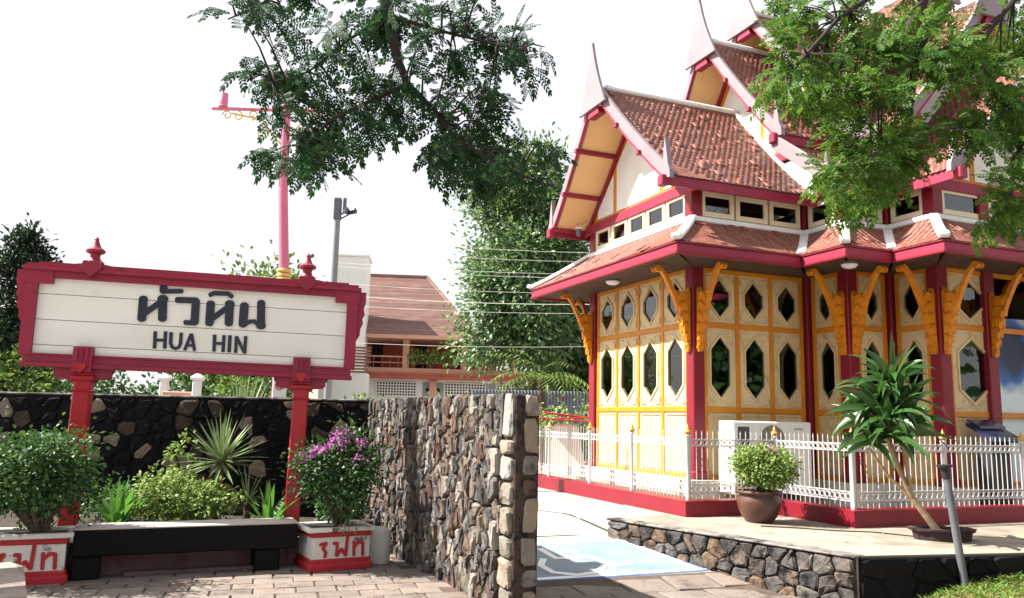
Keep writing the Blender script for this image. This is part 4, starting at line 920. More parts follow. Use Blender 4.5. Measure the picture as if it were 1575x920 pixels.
# ================================================================ THINGS ON THE TERRACE
# outdoor air-conditioning unit
AC = empty('air_conditioner', W2(.92, -.42, .38), YAW, 'white outdoor air conditioner unit standing against the orange panelled wall', 'air conditioner')
m = MB(); m.box((0, 0, .71), (1.40, .34, 1.02), bev=.02); m.build('case', 'ac', AC)
m = MB(); m.box((-.52, -.168, .72), (.20, .012, .84), bev=.003); m.build('side_grille', 'acdark', AC)
m = MB()
for k in range(14): m.box((-.698, -.0, .32+k*.06), (.012, .26, .022), bev=.003)
m.build('louvre', 'acgrille', AC)
for z in (.94, .47):
    g_ = MB(); RX = Matrix.Rotation(math.pi/2, 3, 'X')
    for rr in (.05, .085, .12, .155, .19, .225): g_.torus((-.02, -.178, z), rr, .0045, RX, 24, 5)
    for t in range(10): g_.bar((-.02+.02*math.cos(t*math.pi/5), -.180, z+.02*math.sin(t*math.pi/5)), (-.02+.23*math.cos(t*math.pi/5), -.180, z+.23*math.sin(t*math.pi/5)), .004, .006, up=(0, 1, 0))
    o = g_.build('fan_grille', 'acgrille', AC)
    b_ = MB(); b_.lathe([(.225, 0), (.225, .006)], 28); ob = b_.build('fan_opening', 'acshade', o); ob.matrix_basis = Matrix.Translation((-.02, -.170, z)) @ Matrix.Rotation(math.pi/2, 4, 'X')
m = MB(); m.box((.46, -.1715, 1.12), (.16, .004, .022)); m.build('name_plate', 'acgrille', AC)
for sx in (-.5, .5): m = MB(); m.box((sx, 0, .1), (.10, .36, .2), bev=.01); m.build('foot', 'concrete', AC)
# lamps under the eaves
for (lx, ly), lab in (((-.48, 1.6), 'round white ceiling lamp under the eave of the sunlit gable end'), ((1.74, -1.32), 'round white ceiling lamp under the eave above the stepped corner')):
    E_ = empty('ceiling_lamp', W2(lx, ly, 3.875), 0, lab, 'lamp', 'lamps under the pavilion eaves')
    m = MB(); m.lathe([(.125, 0), (.125, -.022), (.115, -.028)], 24); m.build('base_ring', 'steel', E_, True)
    m = MB(); m.lathe([(.115, -.028), (.108, -.05), (.08, -.072), (.04, -.083), (.004, -.086)], 24); m.build('diffuser', 'white', E_, True)
# security camera dome on the gable corner purlin
E_ = empty('security_camera', W2(-.3, 3.22, 5.0), 0, 'small round security camera under the lower corner of the gable', 'camera')
m = MB(); m.lathe([(.05, .10), (.05, .03), (.045, .0), (.03, -.035), (.004, -.045)], 16); m.build('dome', 'steel', E_, True); m = MB(); m.box((0, 0, .115), (.12, .12, .03), bev=.006); m.build('mount', 'white', E_)
# navy sloping display stand between the last columns
E_ = empty('display_stand', W2(3.52, -2.02, .38), YAW, 'glossy navy sloped display stand between the red columns', 'stand')
m = MB(); m.box((0, 0, .50), (.40, .26, 1.0), bev=.02); m.build('pedestal', 'blackmetal', E_)
m = MB(); m.prism([(-.22, 1.02), (-.20, 1.00), (.20, 1.22), (.19, 1.27), (-.02, 1.17), (-.21, 1.07)], lambda a, b, t: (t, a, b), -.27, .27); m.build('sloped_top', 'navy', E_)
m = MB(); m.prism([(-.02, 1.185), (.19, 1.29), (.19, 1.315), (-.01, 1.22)], lambda a, b, t: (t, a, b), -.25, .25); m.build('cover_flap', 'navy', E_)
m = MB(); m.bar((-.28, -.205, 1.055), (.28, -.205, 1.055), .015, .03, bev=.004); m.build('front_rim', 'steel', E_)
# clay pot with clipped bougainvillea
POT = empty('clay_pot', (3.07, 10.17, .38), 0, 'round brown glazed clay pot standing by the red kerb', 'pot')
m = MB(); m.lathe([(.155, 0), (.165, .015), (.20, .06), (.245, .15), (.262, .22), (.258, .27), (.238, .315), (.235, .33), (.272, .345), (.282, .36), (.276, .378), (.245, .375), (.235, .35), (.2, .33)], 40); m.build('pot_body', 'clay', POT, True)
m = MB(); m.lathe([(.225, .335), (.2, .35), (.1, .36), (.01, .365)], 24); m.build('soil', 'darksoil', POT, True)
def bush(name, base, ctr, rad, ncl, nlf, ll, mat, seed, label, cat, group=None, trunk_r=.012, nst=7, flowers=None, lw=.55, shell=.45, bumps=.25, cr=.07, stem='bark', low=0.0):
    E_ = empty(name, base, 0, label, cat, group); b = Vector(base); c = Vector(ctr)-b
    (V, T), C = crown(c, rad, ncl, nlf, ll, cr, seed, lw, shell, bumps=bumps)
    gs = np.random.default_rng(seed+91); sh = []                     # stray shoots break the outline
    for k in range(int(10+nlf/500)):
        d0 = unit(gs.normal(size=(1, 3))+np.array([[0, 0, .5]]))[0]; q0 = np.array(c)+d0*np.array(rad)*.85; Ls_ = gs.uniform(.15, .5)*max(rad)
        tt = np.linspace(.1, 1, 12)[:, None]; Pq = q0+d0*Ls_*tt+np.array([0, 0, -.25*Ls_])*tt**2+gs.normal(size=(12, 3))*ll*.25
        sh.append(leaves(Pq, unit(gs.normal(size=(12, 3))+d0*.6), unit(gs.normal(size=(12, 3))*.6+np.array([0, 0, 1.])), ll*gs.uniform(.6, 1.15, 12), ll*lw))
    V, T = merge([(V, T)]+sh)
    np_obj('foliage', V, T, lf[mat], E_)['kind'] = 'stuff'
    st = MB(); g_ = random.Random(seed)
    for k in range(nst):
        q = Vector(C[g_.randrange(len(C))]); mid = q*.45+Vector((g_.uniform(-.03, .03), g_.uniform(-.03, .03), .02))
        st.tube([(g_.uniform(-.02, .02), g_.uniform(-.02, .02), 0), mid, q], [trunk_r, trunk_r*.8, trunk_r*.3], 6)
    st.build('stem', stem, E_, True)
    if flowers:
        g2 = np.random.default_rng(seed+5); nf, lo, hi, fl_ = flowers; P = []
        for k in range(nf):
            d = np.array([g2.uniform(lo[0], hi[0]), g2.uniform(lo[1], hi[1]), g2.uniform(lo[2], hi[2])]); d /= np.linalg.norm(d)
            ctr_ = np.array(c)+d*np.array(rad)*g2.uniform(.95, 1.22); P.append(ctr_+g2.normal(size=(16, 3))*.028)
        P = np.concatenate(P); n = len(P)
        V, T = leaves(P, g2.normal(size=(n, 3))+np.array([0, -.3, .3]), g2.normal(size=(n, 3)), fl_*g2.uniform(.7, 1.2, n), fl_*.8, wid=(1, .9)); o = np_obj('flowers', V, T, lf['flower'], E_); o['kind'] = 'stuff'
    return E_
bush('potted_bougainvillea', (3.07, 10.17, .745), (3.13, 10.15, 1.06), (.34, .34, .19), 110, 5200, .052, 'lime', 41, 'clipped leafy bougainvillea growing in the brown clay pot', 'plant', flowers=(3, (-.1, -.5, .7), (.2, -.1, 1), .04), nst=9, bumps=.12, cr=.05)
# dracaena in a broken concrete ring
E_ = empty('planting_ring', (4.66, 8.93, .38), 0, 'low broken dark concrete ring round the foot of the leaning dracaena', 'planter')
m = MB(); ring = []
n = 28
for k in range(n):
    t = 2*math.pi*k/n; w = 1+.06*math.sin(3*t)+random.uniform(-.02, .02); ring.append((math.cos(t)*w, math.sin(t)*w, random.uniform(-.012, .012)))
prof = [(.30, 0), (.315, .09), (.355, .105), (.36, .125), (.31, .13), (.28, .11), (.27, .02)]
m.add([(r*x, r*y*.62, z+(dz if z > .05 else 0)) for r, z in prof for x, y, dz in ring], [(i*n+k, i*n+(k+1) % n, (i+1)*n+(k+1) % n, (i+1)*n+k) for i in range(len(prof)-1) for k in range(n)]); m.build('ring_wall', 'ringclay', E_)
m = MB(); m.lathe([(.29, .05), (.15, .07), (.01, .075)], 20); o = m.build('soil', 'darksoil', E_); o.scale = (1, .62, 1)
DR = empty('dracaena', (4.62, 8.93, .44), 0, 'leaning dracaena with bare branching canes and a mop of long glossy leaves', 'plant')
db = Vector((4.62, 8.93, .44)); fork = Vector((4.36, 8.95, .80))-db
m = MB(); m.tube([(0.02, 0, -.03), Vector((-.10, 0, .13)), fork*.8, fork], [.042, .037, .034, .036], 10); m.build('trunk', 'cane', DR, True)
tops = [Vector(p)-db for p in ((3.90, 8.95, 1.34), (4.02, 8.80, 1.50), (4.10, 9.05, 1.72), (4.28, 8.98, 1.42), (4.20, 8.85, 1.55))]
for k, t in enumerate(tops):
    m = MB(); mid = fork+(t-fork)*.5+Vector((-.02+.01*k, .02, -.03)); m.tube([fork-Vector((0, 0, .02)), mid, t], [.022, .016, .013], 8); m.build('branch_cane', 'cane', DR, True)
g_ = np.random.default_rng(77); parts = []
tips = [(Vector(p)-db, n) for p, n in (((3.93, 8.93, 1.50), 26), ((4.03, 8.80, 1.62), 30), ((4.10, 9.05, 1.90), 30), ((4.28, 8.98, 1.62), 26), ((4.20, 8.85, 1.82), 30), ((4.20, 8.95, 2.05), 26), ((4.0, 8.9, 1.8), 20))]
def strapleaf(p0, d0, L, W, sag, up=(0, 0, 1), n=7, twist=0.0):
    """arched strap leaf as a strip"""
    d = Vector(d0).normalized(); s = d.cross(Vector(up)); s = s.normalized() if s.length > .05 else Vector((1, 0, 0)); p = Vector(p0); V = []
    for i in range(n+1):
        f = i/n; w = W*(.35+.65*min(1, f*4))*(1-f**3)*.5+.0006; nn_ = s.cross(d)
        V += [p-s*w+nn_*w*.25, p, p+s*w+nn_*w*.25]; p = p+d*(L/n); d = (d+Vector((0, 0, -sag*(.3+f)/n*2))).normalized()
    T = []
    for i in range(n):
        a = 3*i; T += [(a, a+1, a+4), (a, a+4, a+3), (a+1, a+2, a+5), (a+1, a+5, a+4)]
    return np.array([v[:] for v in V]), np.array(T)
for t, n in tips:
    for k in range(n):
        an = g_.uniform(0, 6.28); el = g_.uniform(-.35, 1.25); d = (math.cos(an)*math.cos(el), math.sin(an)*math.cos(el), math.sin(el))
        parts.append(strapleaf(t+Vector((0, 0, g_.uniform(-.18, .06))), d, g_.uniform(.38, .66), g_.uniform(.075, .10), g_.uniform(.5, 1.5), up=(g_.normal()*.9, g_.normal()*.9-.5, 1)))
for x, y, L in ((.02, 0, .55), (.10, .02, .42)): parts.append(strapleaf(tips[5][0]+Vector((0, 0, .02)), (x, y, 1), L, .07, .12))
# each leaf is large enough to pick apart: single pieces
for V, T in parts: np_obj('leaf', V, T, lf['drac'], DR)
# grey bollard post in the grass
BO = empty('bollard', (4.29, 7.88, .10), 0, 'thin leaning grey metal post with black cap standing in the grass', 'post')
m = MB(); m.tube([(.0, 0, -.03), (-.115, .02, 1.03)], [.036, .034], 16); m.build('tube', 'steel', BO, True)
m = MB(); m.tube([(-.112, .02, .98), (-.120, .02, 1.06), (-.121, .02, 1.085), (-.121, .02, 1.09), (-.1225, .02, 1.11)], [.037, .042, .046, .072, .074], 18); m.build('cap', 'blackmetal', BO, True)
# black cable lying on the terrace and litter of petals
m = MB(); m.tube([(2.95, 9.72, .387), (3.35, 9.62, .387), (3.7, 9.45, .387), (4.1, 9.40, .387), (4.45, 9.1, .387)], .007, 6); tag(m.build('cable', 'blackmetal', smooth=True), 'thin black cable lying across the terrace to the planting ring', 'cable')
pr = np.random.default_rng(5); P = np.stack([pr.uniform(2.3, 6, 60), pr.uniform(8.2, 10.4, 60), np.full(60, .383)], 1); P = P[(P[:, 1] > 10.6-(P[:, 0]-1.2)*1.05)]
V, T = leaves(P, pr.normal(size=(len(P), 3))*np.array([1, 1, .15]), np.array([0, 0, 1.])+pr.normal(size=(len(P), 3))*.3, .05, .03); o = np_obj('fallen_leaves', V, T, lf['dry']); tag(o, 'small dry fallen leaves scattered on the terrace', 'leaves', kind='stuff')

# ================================================================ STATION SIGN
sA, sB = Vector((-4.6, 7.8)), Vector((-1.73, 8.5)); srz, sL = wallframe(sA, sB)
SG = empty('station_sign', (sA.x*1.07, sA.y*1.07, -.1085), srz, 'white station name board in a red carved frame on two red posts', 'sign')
SG.scale = (1.07, 1.07, 1.07)
def sb(m, name, mat, parent=None, smooth=False): return m.build(name, mat, parent or SG, smooth)
# sign coordinates: x along the board, y back, z height; the board hangs slightly off level
tilt = lambda x: -.012*x
BZ = [2.055, 2.165, 2.41, 2.66, 2.86]
for a, b in zip(BZ, BZ[1:]):
    m = MB(); m.prism([(-.01, a+.003+tilt(0)), (sL+.01, a+.003+tilt(sL)), (sL+.01, b-.003+tilt(sL)), (-.01, b-.003+tilt(0))], lambda x, z, t: (x, t, z), -.005, .03); sb(m, 'plank', 'boardwhite')
m = MB(); m.box((sL/2, .045, 2.43+tilt(sL/2)), (sL, .02, .74)); sb(m, 'backing', 'dark')
def hbar(z, h, y0, y1, x0, x1, name, mat='signred', parent=None):
    m = MB(); m.prism([(x0, z+tilt(x0)), (x1, z+tilt(x1)), (x1, z+h+tilt(x1)), (x0, z+h+tilt(x0))], lambda x, zz, t: (x, t, zz), y0, y1)
    return sb(m, name, mat, parent)
top = hbar(2.815, .07, -.05, .10, -.10, sL+.10, 'top_rail'); hbar(2.885, .035, -.085, .12, -.13, sL+.13, 'cornice', parent=top); hbar(2.92, .03, -.06, .10, -.10, sL+.10, 'upper_moulding', parent=top)
hbar(2.95, .018, -.045, .08, .0, sL, 'ridge_moulding', parent=top)
for x0, x1 in ((-.17, .18), (sL-.18, sL+.17)):
    hbar(2.755, .14, -.058, .09, x0+.05, x1-.04 if x0 < 0 else x1-.05, 'corner_block', parent=top); 
bot = hbar(1.99, .075, -.05, .09, -.06, sL+.06, 'bottom_rail'); hbar(1.955, .036, -.075, .10, -.075, sL+.075, 'bottom_moulding', parent=bot); hbar(2.063, .018, -.062, .02, -.03, sL+.03, 'bead', parent=bot)
for x in (-.045, sL+.045):
    m = MB(); m.prism([(x-.055, 2.063+tilt(x)), (x+.055, 2.063+tilt(x)), (x+.055, 2.755+tilt(x)), (x-.055, 2.755+tilt(x))], lambda a, b, t: (a, t, b), -.055, .085); st = sb(m, 'side_stile', 'signred')
    sg = -1 if x < 0 else 1                                           # carved ear under the cornice
    ear = [(0, 2.88), (.085, 2.88), (.085, 2.76), (.065, 2.70), (.08, 2.64), (.055, 2.60), (.065, 2.55), (.04, 2.49), (.035, 2.42), (.0, 2.36)]
    m = MB(); m.prism([(x+sg*(.055+a), b+tilt(x)) for a, b in ear], lambda a, b, t: (a, t, b), -.03, .06); sb(m, 'carved_ear', 'signred', st)
pxs = (.475, 2.52)
for x in pxs:
    dx = tilt(x)
    m = MB(); m.bar((x-.02, .02, -.05), (x+.012, .02, 1.93+dx), .155, .155, up=(0, 1, 0), bev=.012); po = sb(m, 'post', 'postred')
    for z, w, h in ((1.74, .185, .025), (1.86, .205, .05), (1.90, .185, .03)):
        m = MB(); m.box((x+.01, .02, z+dx), (w, w, h), bev=.01); sb(m, 'post_collar', 'postred', po)
    m = MB(); m.prism([(x-.09, 1.915+dx), (x+.09, 1.915+dx), (x+.085, 2.155+dx), (x-.085, 2.155+dx)], lambda a, b, t: (a, t, b), -.10, .0); br_ = sb(m, 'bracket_block', 'signred')
    m = MB(); m.prism([(x-.055, 1.97+dx), (x, 1.90+dx), (x+.055, 1.97+dx), (x+.04, 2.0+dx), (x-.04, 2.0+dx)], lambda a, b, t: (a, t, b), -.145, -.10); sb(m, 'pendant', 'postred', br_)
    for q in (-.045, 0, .045): m = MB(); m.box((x+q, -.108, 2.08+dx), (.018, .02, .12), bev=.004); sb(m, 'rib', 'signred', br_)
    wing_ = [(-.27, 1.955), (.27, 1.955), (.27, 1.93), (.245, 1.905), (.25, 1.875), (.22, 1.85), (.13, 1.845), (.10, 1.815), (-.10, 1.815), (-.13, 1.845), (-.22, 1.85), (-.25, 1.875), (-.245, 1.905), (-.27, 1.93)]
    m = MB(); m.prism([(x+a, b+dx) for a, b in wing_], lambda a, b, t: (a, t, b), -.035, .075); sb(m, 'scroll_bracket', 'signred')
    # finial on the top rail
    m = MB(); m.prism([(x-.22, 2.90+dx), (x+.22, 2.90+dx), (x+.22, 2.955+dx), (x+.12, 2.975+dx), (x-.12, 2.975+dx), (x-.22, 2.955+dx)], lambda a, b, t: (a, t, b), -.055, .09); fbk = sb(m, 'finial_block', 'signred')
    m = MB(); m.prism([(x-.10, 2.93+dx), (x, 2.84+dx), (x+.10, 2.93+dx), (x+.07, 3.00+dx), (x-.07, 3.00+dx)], lambda a, b, t: (a, t, b), -.11, -.05); sb(m, 'finial_shield', 'signred', fbk)
    m = MB(); m.lathe([(.085, 2.97), (.09, 3.0), (.055, 3.03), (.045, 3.06), (.05, 3.085), (.085, 3.10), (.09, 3.125), (.07, 3.14), (.05, 3.155), (.035, 3.19), (.022, 3.225), (.026, 3.235), (.012, 3.255), (.002, 3.265)], 18, (x, .015, dx)); sb(m, 'finial', 'signred', fbk, True)
LET = {'ho1': [([(0.956, 2.658), (0.958, 2.456)], 0.082), ([(1.137, 2.66), (1.148, 2.466)], 0.082), ([(0.979, 2.512), (1.125, 2.639)], 0.057), ([(1.137, 2.668), (1.137, 2.662)], 0.102)],
'han': [([(1.134, 2.782), (1.138, 2.745)], 0.076), ([(1.131, 2.741), (1.307, 2.754)], 0.045)],
'wo': [([(1.272, 2.663), (1.451, 2.668)], 0.061), ([(1.448, 2.662), (1.452, 2.446)], 0.078), ([(1.457, 2.438), (1.365, 2.44)], 0.049)],
'ho2': [([(1.591, 2.645), (1.593, 2.443)], 0.082), ([(1.775, 2.645), (1.778, 2.45)], 0.082), ([(1.618, 2.493), (1.766, 2.624)], 0.055), ([(1.774, 2.653), (1.774, 2.647)], 0.096)],
'i': [([(1.579, 2.731), (1.614, 2.751), (1.748, 2.754), (1.788, 2.729)], 0.045)],
'no': [([(1.917, 2.643), (1.915, 2.447)], 0.086), ([(2.079, 2.679), (2.091, 2.457)], 0.08), ([(1.923, 2.439), (1.974, 2.477), (2.022, 2.485), (2.067, 2.451)], 0.043), ([(2.092, 2.447), (2.092, 2.441)], 0.098)],
'H': [([(1.092, 2.339), (1.098, 2.167)], 0.033), ([(1.187, 2.343), (1.192, 2.171)], 0.033), ([(1.096, 2.252), (1.188, 2.254)], 0.029)],
'U': [([(1.239, 2.336), (1.243, 2.225), (1.26, 2.188), (1.293, 2.174), (1.323, 2.189), (1.335, 2.229), (1.334, 2.335)], 0.033)],
'A': [([(1.378, 2.161), (1.428, 2.33)], 0.031), ([(1.43, 2.33), (1.473, 2.16)], 0.031), ([(1.395, 2.212), (1.46, 2.211)], 0.025)],
'H2': [([(1.651, 2.33), (1.656, 2.16)], 0.033), ([(1.741, 2.329), (1.743, 2.159)], 0.033), ([(1.653, 2.243), (1.74, 2.243)], 0.029)],
'I': [([(1.798, 2.33), (1.801, 2.158)], 0.035)],
'N': [([(1.861, 2.325), (1.864, 2.155)], 0.033), ([(1.862, 2.32), (1.947, 2.161)], 0.031), ([(1.95, 2.329), (1.952, 2.153)], 0.033)]}
def strokes(m, sts, fn, y0, y1, rounded):
    """letter strokes as raised bars; each a hair deeper than the last so that no faces coincide"""
    for k, (pts, w) in enumerate(sts):
        y1k = y1-.0012*k; n = len(pts); Lf, Rt = [], []
        for i, p in enumerate(pts):
            a, b = Vector(pts[max(i-1, 0)]), Vector(pts[min(i+1, n-1)]); d = (b-a).normalized(); s = Vector((-d.y, d.x))*w/2; p = Vector(p); Lf.append(p+s); Rt.append(p-s)
        poly = list(Rt)
        e = (Vector(pts[-1])-Vector(pts[-2])).normalized(); b = (Vector(pts[0])-Vector(pts[1])).normalized(); nq = 5
        def capp(c, d):
            s = Vector((-d.y, d.x)); return [Vector(c)+(-s*math.cos(math.pi*q/(nq+1))+d*math.sin(math.pi*q/(nq+1))*.75)*w/2 for q in range(1, nq+1)]
        if rounded: poly += capp(pts[-1], e)
        poly += Lf[::-1]
        if rounded: poly += capp(pts[0], b)
        m.prism([(p.x, p.y) for p in poly], fn, y0, y1k)
for k, sts in LET.items():
    m = MB(); strokes(m, sts, lambda a, b, t: (a, t, b), .0, -.022 if k[0].islower() else -.016, k[0].islower()); sb(m, 'letter', 'letter')

# ================================================================ BENCH, PLANTERS, BED
bA, bB = Vector((-3.93, 7.62)), Vector((-2.10, 8.44)); brz, bL = wallframe(bA, bB)
BN = empty('timber_bench', (bA.x, bA.y, 0), brz, 'black tarred timber bench between the two lettered planters', 'bench')
m = MB(); m.box((bL/2, .20, .345), (bL, .40, .235), bev=.012); m.build('seat_beam', 'blackwood', BN)
m = MB(); m.box((bL/2, .205, .470), (bL+.01, .40, .016), bev=.005); m.build('seat_top', 'benchtop', BN)
for x in (.12, bL-.28): m = MB(); m.box((x, .20, .115), (.24, .34, .23), bev=.015); m.build('leg', 'blackwood', BN)
BED = [(-9.0, 7.2), (-4.6, 7.9), (-3.95, 8.0), (-2.3, 8.85), (-1.75, 8.95), (-1.62, 10.3), (-9.0, 10.49)]
m = MB(); m.prism(BED, lambda a, b, t: (a, b, t), -.1, .30); tag(m.build('planting_bed', 'darksoil'), kind='structure')
m = MB()
for a, b in zip(BED[1:5], BED[2:5]): m.bar((a[0], a[1]-.06, .13), (b[0], b[1]-.06, .13), .14, .30, bev=.02)
tag(m.build('bed_kerb', 'oldkerb'), 'low faded pinkish kerb of the planting bed under the bench', 'kerb')
m = MB(); m.box((0, 0, 0), (1.35, .10, .05), bev=.015); tag(m.build('kerb_plinth', 'oldkerb', loc=(-2.98, 8.22, .03), rz=brz), 'pale worn plinth strip on the ground under the bench', 'kerb')
def planter(x, y, rz, w, d, h, lab, flip):
    E_ = empty('planter_box', (x, y, 0), rz, lab, 'planter', 'lettered concrete planters beside the bench')
    m = MB(); m.lathe([(1, .10), (1.02, .12), (1.05, h-.06)], sq=True); 
    m = MB(); m.prism([(0, 0), (w, 0), (w, d), (0, d)], lambda a, b, t: (a, b, t), .09, h-.05); m.build('body', 'planterwhite', E_)
    m = MB(); m.box((w/2, d/2, .045), (w+.07, d+.07, .09), bev=.02); m.box((w/2, d/2, .105), (w+.03, d+.03, .05), bev=.012); m.build('base_moulding', 'planterred', E_)
    m = MB(); m.box((w/2, d/2, h-.075), (w+.035, d+.035, .05), bev=.012); m.build('neck_moulding', 'planterred', E_)
    m = MB(); t_ = .06
    for c, s in (((w/2, -.01), (w+.11, t_)), ((w/2, d+.01), (w+.11, t_)), ((-.025, d/2), (t_, d-.04)), ((w+.025, d/2), (t_, d-.04))): m.box((c[0], c[1], h-.027), (s[0], s[1], .045), bev=.01)
    m.build('rim', 'planterwhite', E_)
    m = MB(); m.box((w/2, d/2, h-.06), (w-.04, d-.04, .05), bev=.01); m.build('soil', 'darksoil', E_)
    k = .30; z0 = .145
    L3 = [[([(.10, .62), (.22, .66)], .055), ([(.22, .64), (.16, .50), (.22, .36), (.205, .22)], .055)],
          [([(.37, .64), (.44, .64), (.44, .24), (.53, .44), (.62, .24), (.645, .95)], .055)],
          [([(.78, .66), (.79, .22)], .055), ([(.80, .50), (.87, .64), (.96, .62), (.97, .22)], .055)]]
    for ch in L3:
        ch = [([p0, p1], ww) for pts, ww in ch for p0, p1 in zip(pts, pts[1:])]
        m = MB(); strokes(m, [([(a*w*.86+.05*w, z0+(b-.2)*k*.62/.62) for a, b in pts], ww*w*.98) for pts, ww in ch], lambda a, b, t: (a, t, b), .004, -.006, True); m.build('letter', 'planterred', E_)
planter(-1.93, 8.34, R(30), .60, .46, .44, 'white planter with red letters at the bench end by the rubble wing wall', 1)
planter(-4.52, 7.30, R(24), .62, .46, .46, 'white planter with red letters at the bench end holding the dark green bush', 1)
# white painted kerb stone behind the right planter
m = MB(); m.lathe([(.12, 0), (.135, .03), (.135, .28), (.125, .34), (.09, .375), (.03, .39)], 18); o = m.build('kerb_stone', 'planterwhite', smooth=True, loc=(-1.38, 8.95, 0)); o.scale = (1.05, .8, 1)
tag(o, 'rounded white painted stone between the planter and the rubble wing wall', 'stone')
# weathered log end lying in the corner
m = MB(); pts = []; n = 18
LG = empty('weathered_log', (-3.80, 6.15, 0), R(38), 'split grey weathered log lying beside the lettered planter', 'log')
g_ = random.Random(9); V = []; NS = 12
rr = [1+.13*g_.uniform(-1, 1) for _ in range(n)]
for k in range(NS+1):
    x = -1.2+1.42*k/NS
    for q in range(n):
        t = 2*math.pi*q/n; r = .205*rr[q]*(1+.03*g_.uniform(-1, 1)); V.append((x+(.05*g_.uniform(-1, 1) if k == NS else 0), r*math.cos(t), .21+r*math.sin(t)))
m.add(V, [(k*n+q, k*n+(q+1) % n, (k+1)*n+(q+1) % n, (k+1)*n+q) for k in range(NS) for q in range(n)]+[tuple(range(n)), tuple(NS*n+q for q in range(n))]); m.build('trunk_section', 'greywood', LG)

# plants of the bed and planters
bush('planter_bush', (-4.2, 7.58, .40), (-4.28, 7.55, .95), (.54, .40, .37), 110, 6500, .058, 'bush', 61, 'dense dark green bush growing in the planter', 'bush', trunk_r=.022, nst=12, bumps=.35, cr=.075)
bush('planter_bougainvillea', (-1.74, 8.62, .39), (-1.74, 8.58, .98), (.40, .32, .34), 95, 3900, .052, 'bush', 62, 'bougainvillea with pink flowers growing in the planter by the red post', 'bush', trunk_r=.016, nst=10, flowers=(26, (-1, -.9, .35), (.75, .1, 1.1), .038), bumps=.42, cr=.075)
bush('variegated_shrub', (-3.5, 8.95, .29), (-3.5, 8.95, .60), (.46, .30, .22), 90, 4200, .052, 'lime', 63, 'low yellow-green shrub growing in the bed behind the bench', 'shrub', nst=9, bumps=.25, cr=.06)
bush('ground_cover_shrub', (-4.35, 9.4, .29), (-4.35, 9.4, .48), (.5, .3, .16), 50, 1600, .05, 'bush', 64, 'low dark shrub at the foot of the black garden wall', 'shrub', nst=6)
bush('wall_foot_shrub', (-1.95, 9.9, .29), (-1.95, 9.8, .45), (.28, .3, .14), 40, 1000, .05, 'bush', 65, 'small green shrub in the corner where the two rubble walls meet', 'shrub', nst=5)
def rosette(name, base, n, L, W, sag, mat, seed, label, el=(0.0, 1.35), stem=0.0, cat='plant', lean=(0, 0)):
    E_ = empty(name, base, 0, label, cat); g2 = np.random.default_rng(seed)
    if stem: m = MB(); m.tube([(0, 0, -.02), (lean[0]*.5, lean[1]*.5, stem*.5), (lean[0], lean[1], stem)], [.045, .04, .035], 10); m.build('stem', 'bark', E_, True)
    for k in range(n):
        an = k*2.39996+g2.uniform(-.3, .3); e_ = g2.uniform(*el); d = (math.cos(an)*math.cos(e_), math.sin(an)*math.cos(e_), math.sin(e_))
        V, T = strapleaf(Vector((lean[0], lean[1], stem+g2.uniform(-.04, .03))), d, L*g2.uniform(.75, 1.1), W*g2.uniform(.8, 1.15), sag*g2.uniform(.5, 1.3), n=5)
        np_obj('leaf', V, T, lf[mat], E_)
    return E_
rosette('yucca', (-3.23, 9.32, .29), 90, .56, .036, .10, 'yucca', 71, 'spiky yucca rosette on a short stem against the black wall', el=(-.45, 1.5), stem=.72)
rosette('small_yucca', (-2.88, 9.25, .29), 30, .38, .026, .2, 'yucca', 72, 'smaller spiky yucca leaning beside the larger one', el=(-.2, 1.4), stem=.30)
rosette('spider_lily', (-4.05, 8.72, .29), 22, .54, .085, .6, 'strap', 73, 'bright green strap-leaved lily beside the red post with the dark bush', el=(.75, 1.5))
rosette('spider_lily', (-2.54, 8.92, .29), 20, .54, .08, .5, 'strap', 74, 'bright green strap-leaved lily beside the red post with the pink flowers', el=(.75, 1.5))
rosette('pale_lily', (-3.98, 8.45, .29), 14, .28, .03, 1.2, 'dry', 75, 'pale drooping grass-like plant at the foot of the red post', el=(.3, 1.2))
rosette('striped_plant', (-4.28, 7.75, .40), 16, .28, .03, 1.0, 'lime', 76, 'yellow striped grassy plant in the planter under the dark bush', el=(.3, 1.3))
rosette('pale_tuft', (-1.62, 8.45, .38), 10, .26, .018, 1.6, 'dry', 77, 'pale arching tuft in the planter under the pink flowers', el=(.3, 1.2))
bush('red_leaf_sprig', (-3.92, 9.85, .29), (-3.92, 9.85, .95), (.10, .08, .30), 12, 60, .07, 'lime', 78, 'thin upright sprig with a few pale leaves against the black wall', 'plant', nst=2, cr=.05)

# ================================================================ BACKGROUND
# far building with hipped tile roof and balcony
BB = empty('balcony_house', (-5.4, 50, .10), R(5), 'white building with red tiled hip roof and a plant-lined balcony beyond the rubble wall', 'building')
def hb(m, name, mat, parent=None): return m.build(name, mat, parent or BB)
m = MB(); m.box((-.2, 4.2, 1.95), (13.0, 8, 3.9)); hb(m, 'ground_wall', 'farwhite')
m = MB(); m.box((0.1, -.15, 3.98), (13.4, .9, .26), bev=.03); m.box((0.1, -.62, 3.82), (13.4, .12, .20), bev=.02); hb(m, 'lower_fascia', 'brickred')
m = MB(); m.prism([(-6.6, 4.13), (6.8, 4.13), (6.8, 4.42), (-6.6, 4.42)], lambda a, b, t: (a, t, b), -.05, .75); hb(m, 'balcony_edge', 'salmon')
m = MB(); m.box((0, 3.3, 4.28), (13.2, 6.0, .2)); hb(m, 'balcony_floor', 'salmon')
m = MB(); m.box((-.5, 2.9, 5.35), (10.5, .2, 2.2)); hb(m, 'balcony_wall', 'brickred')
for x, w in ((-.2, .75), (-3.0, .7), (2.5, .7)): m = MB(); m.box((x, 2.78, 5.25), (w, .06, 1.9), bev=.01); hb(m, 'door', 'dark')
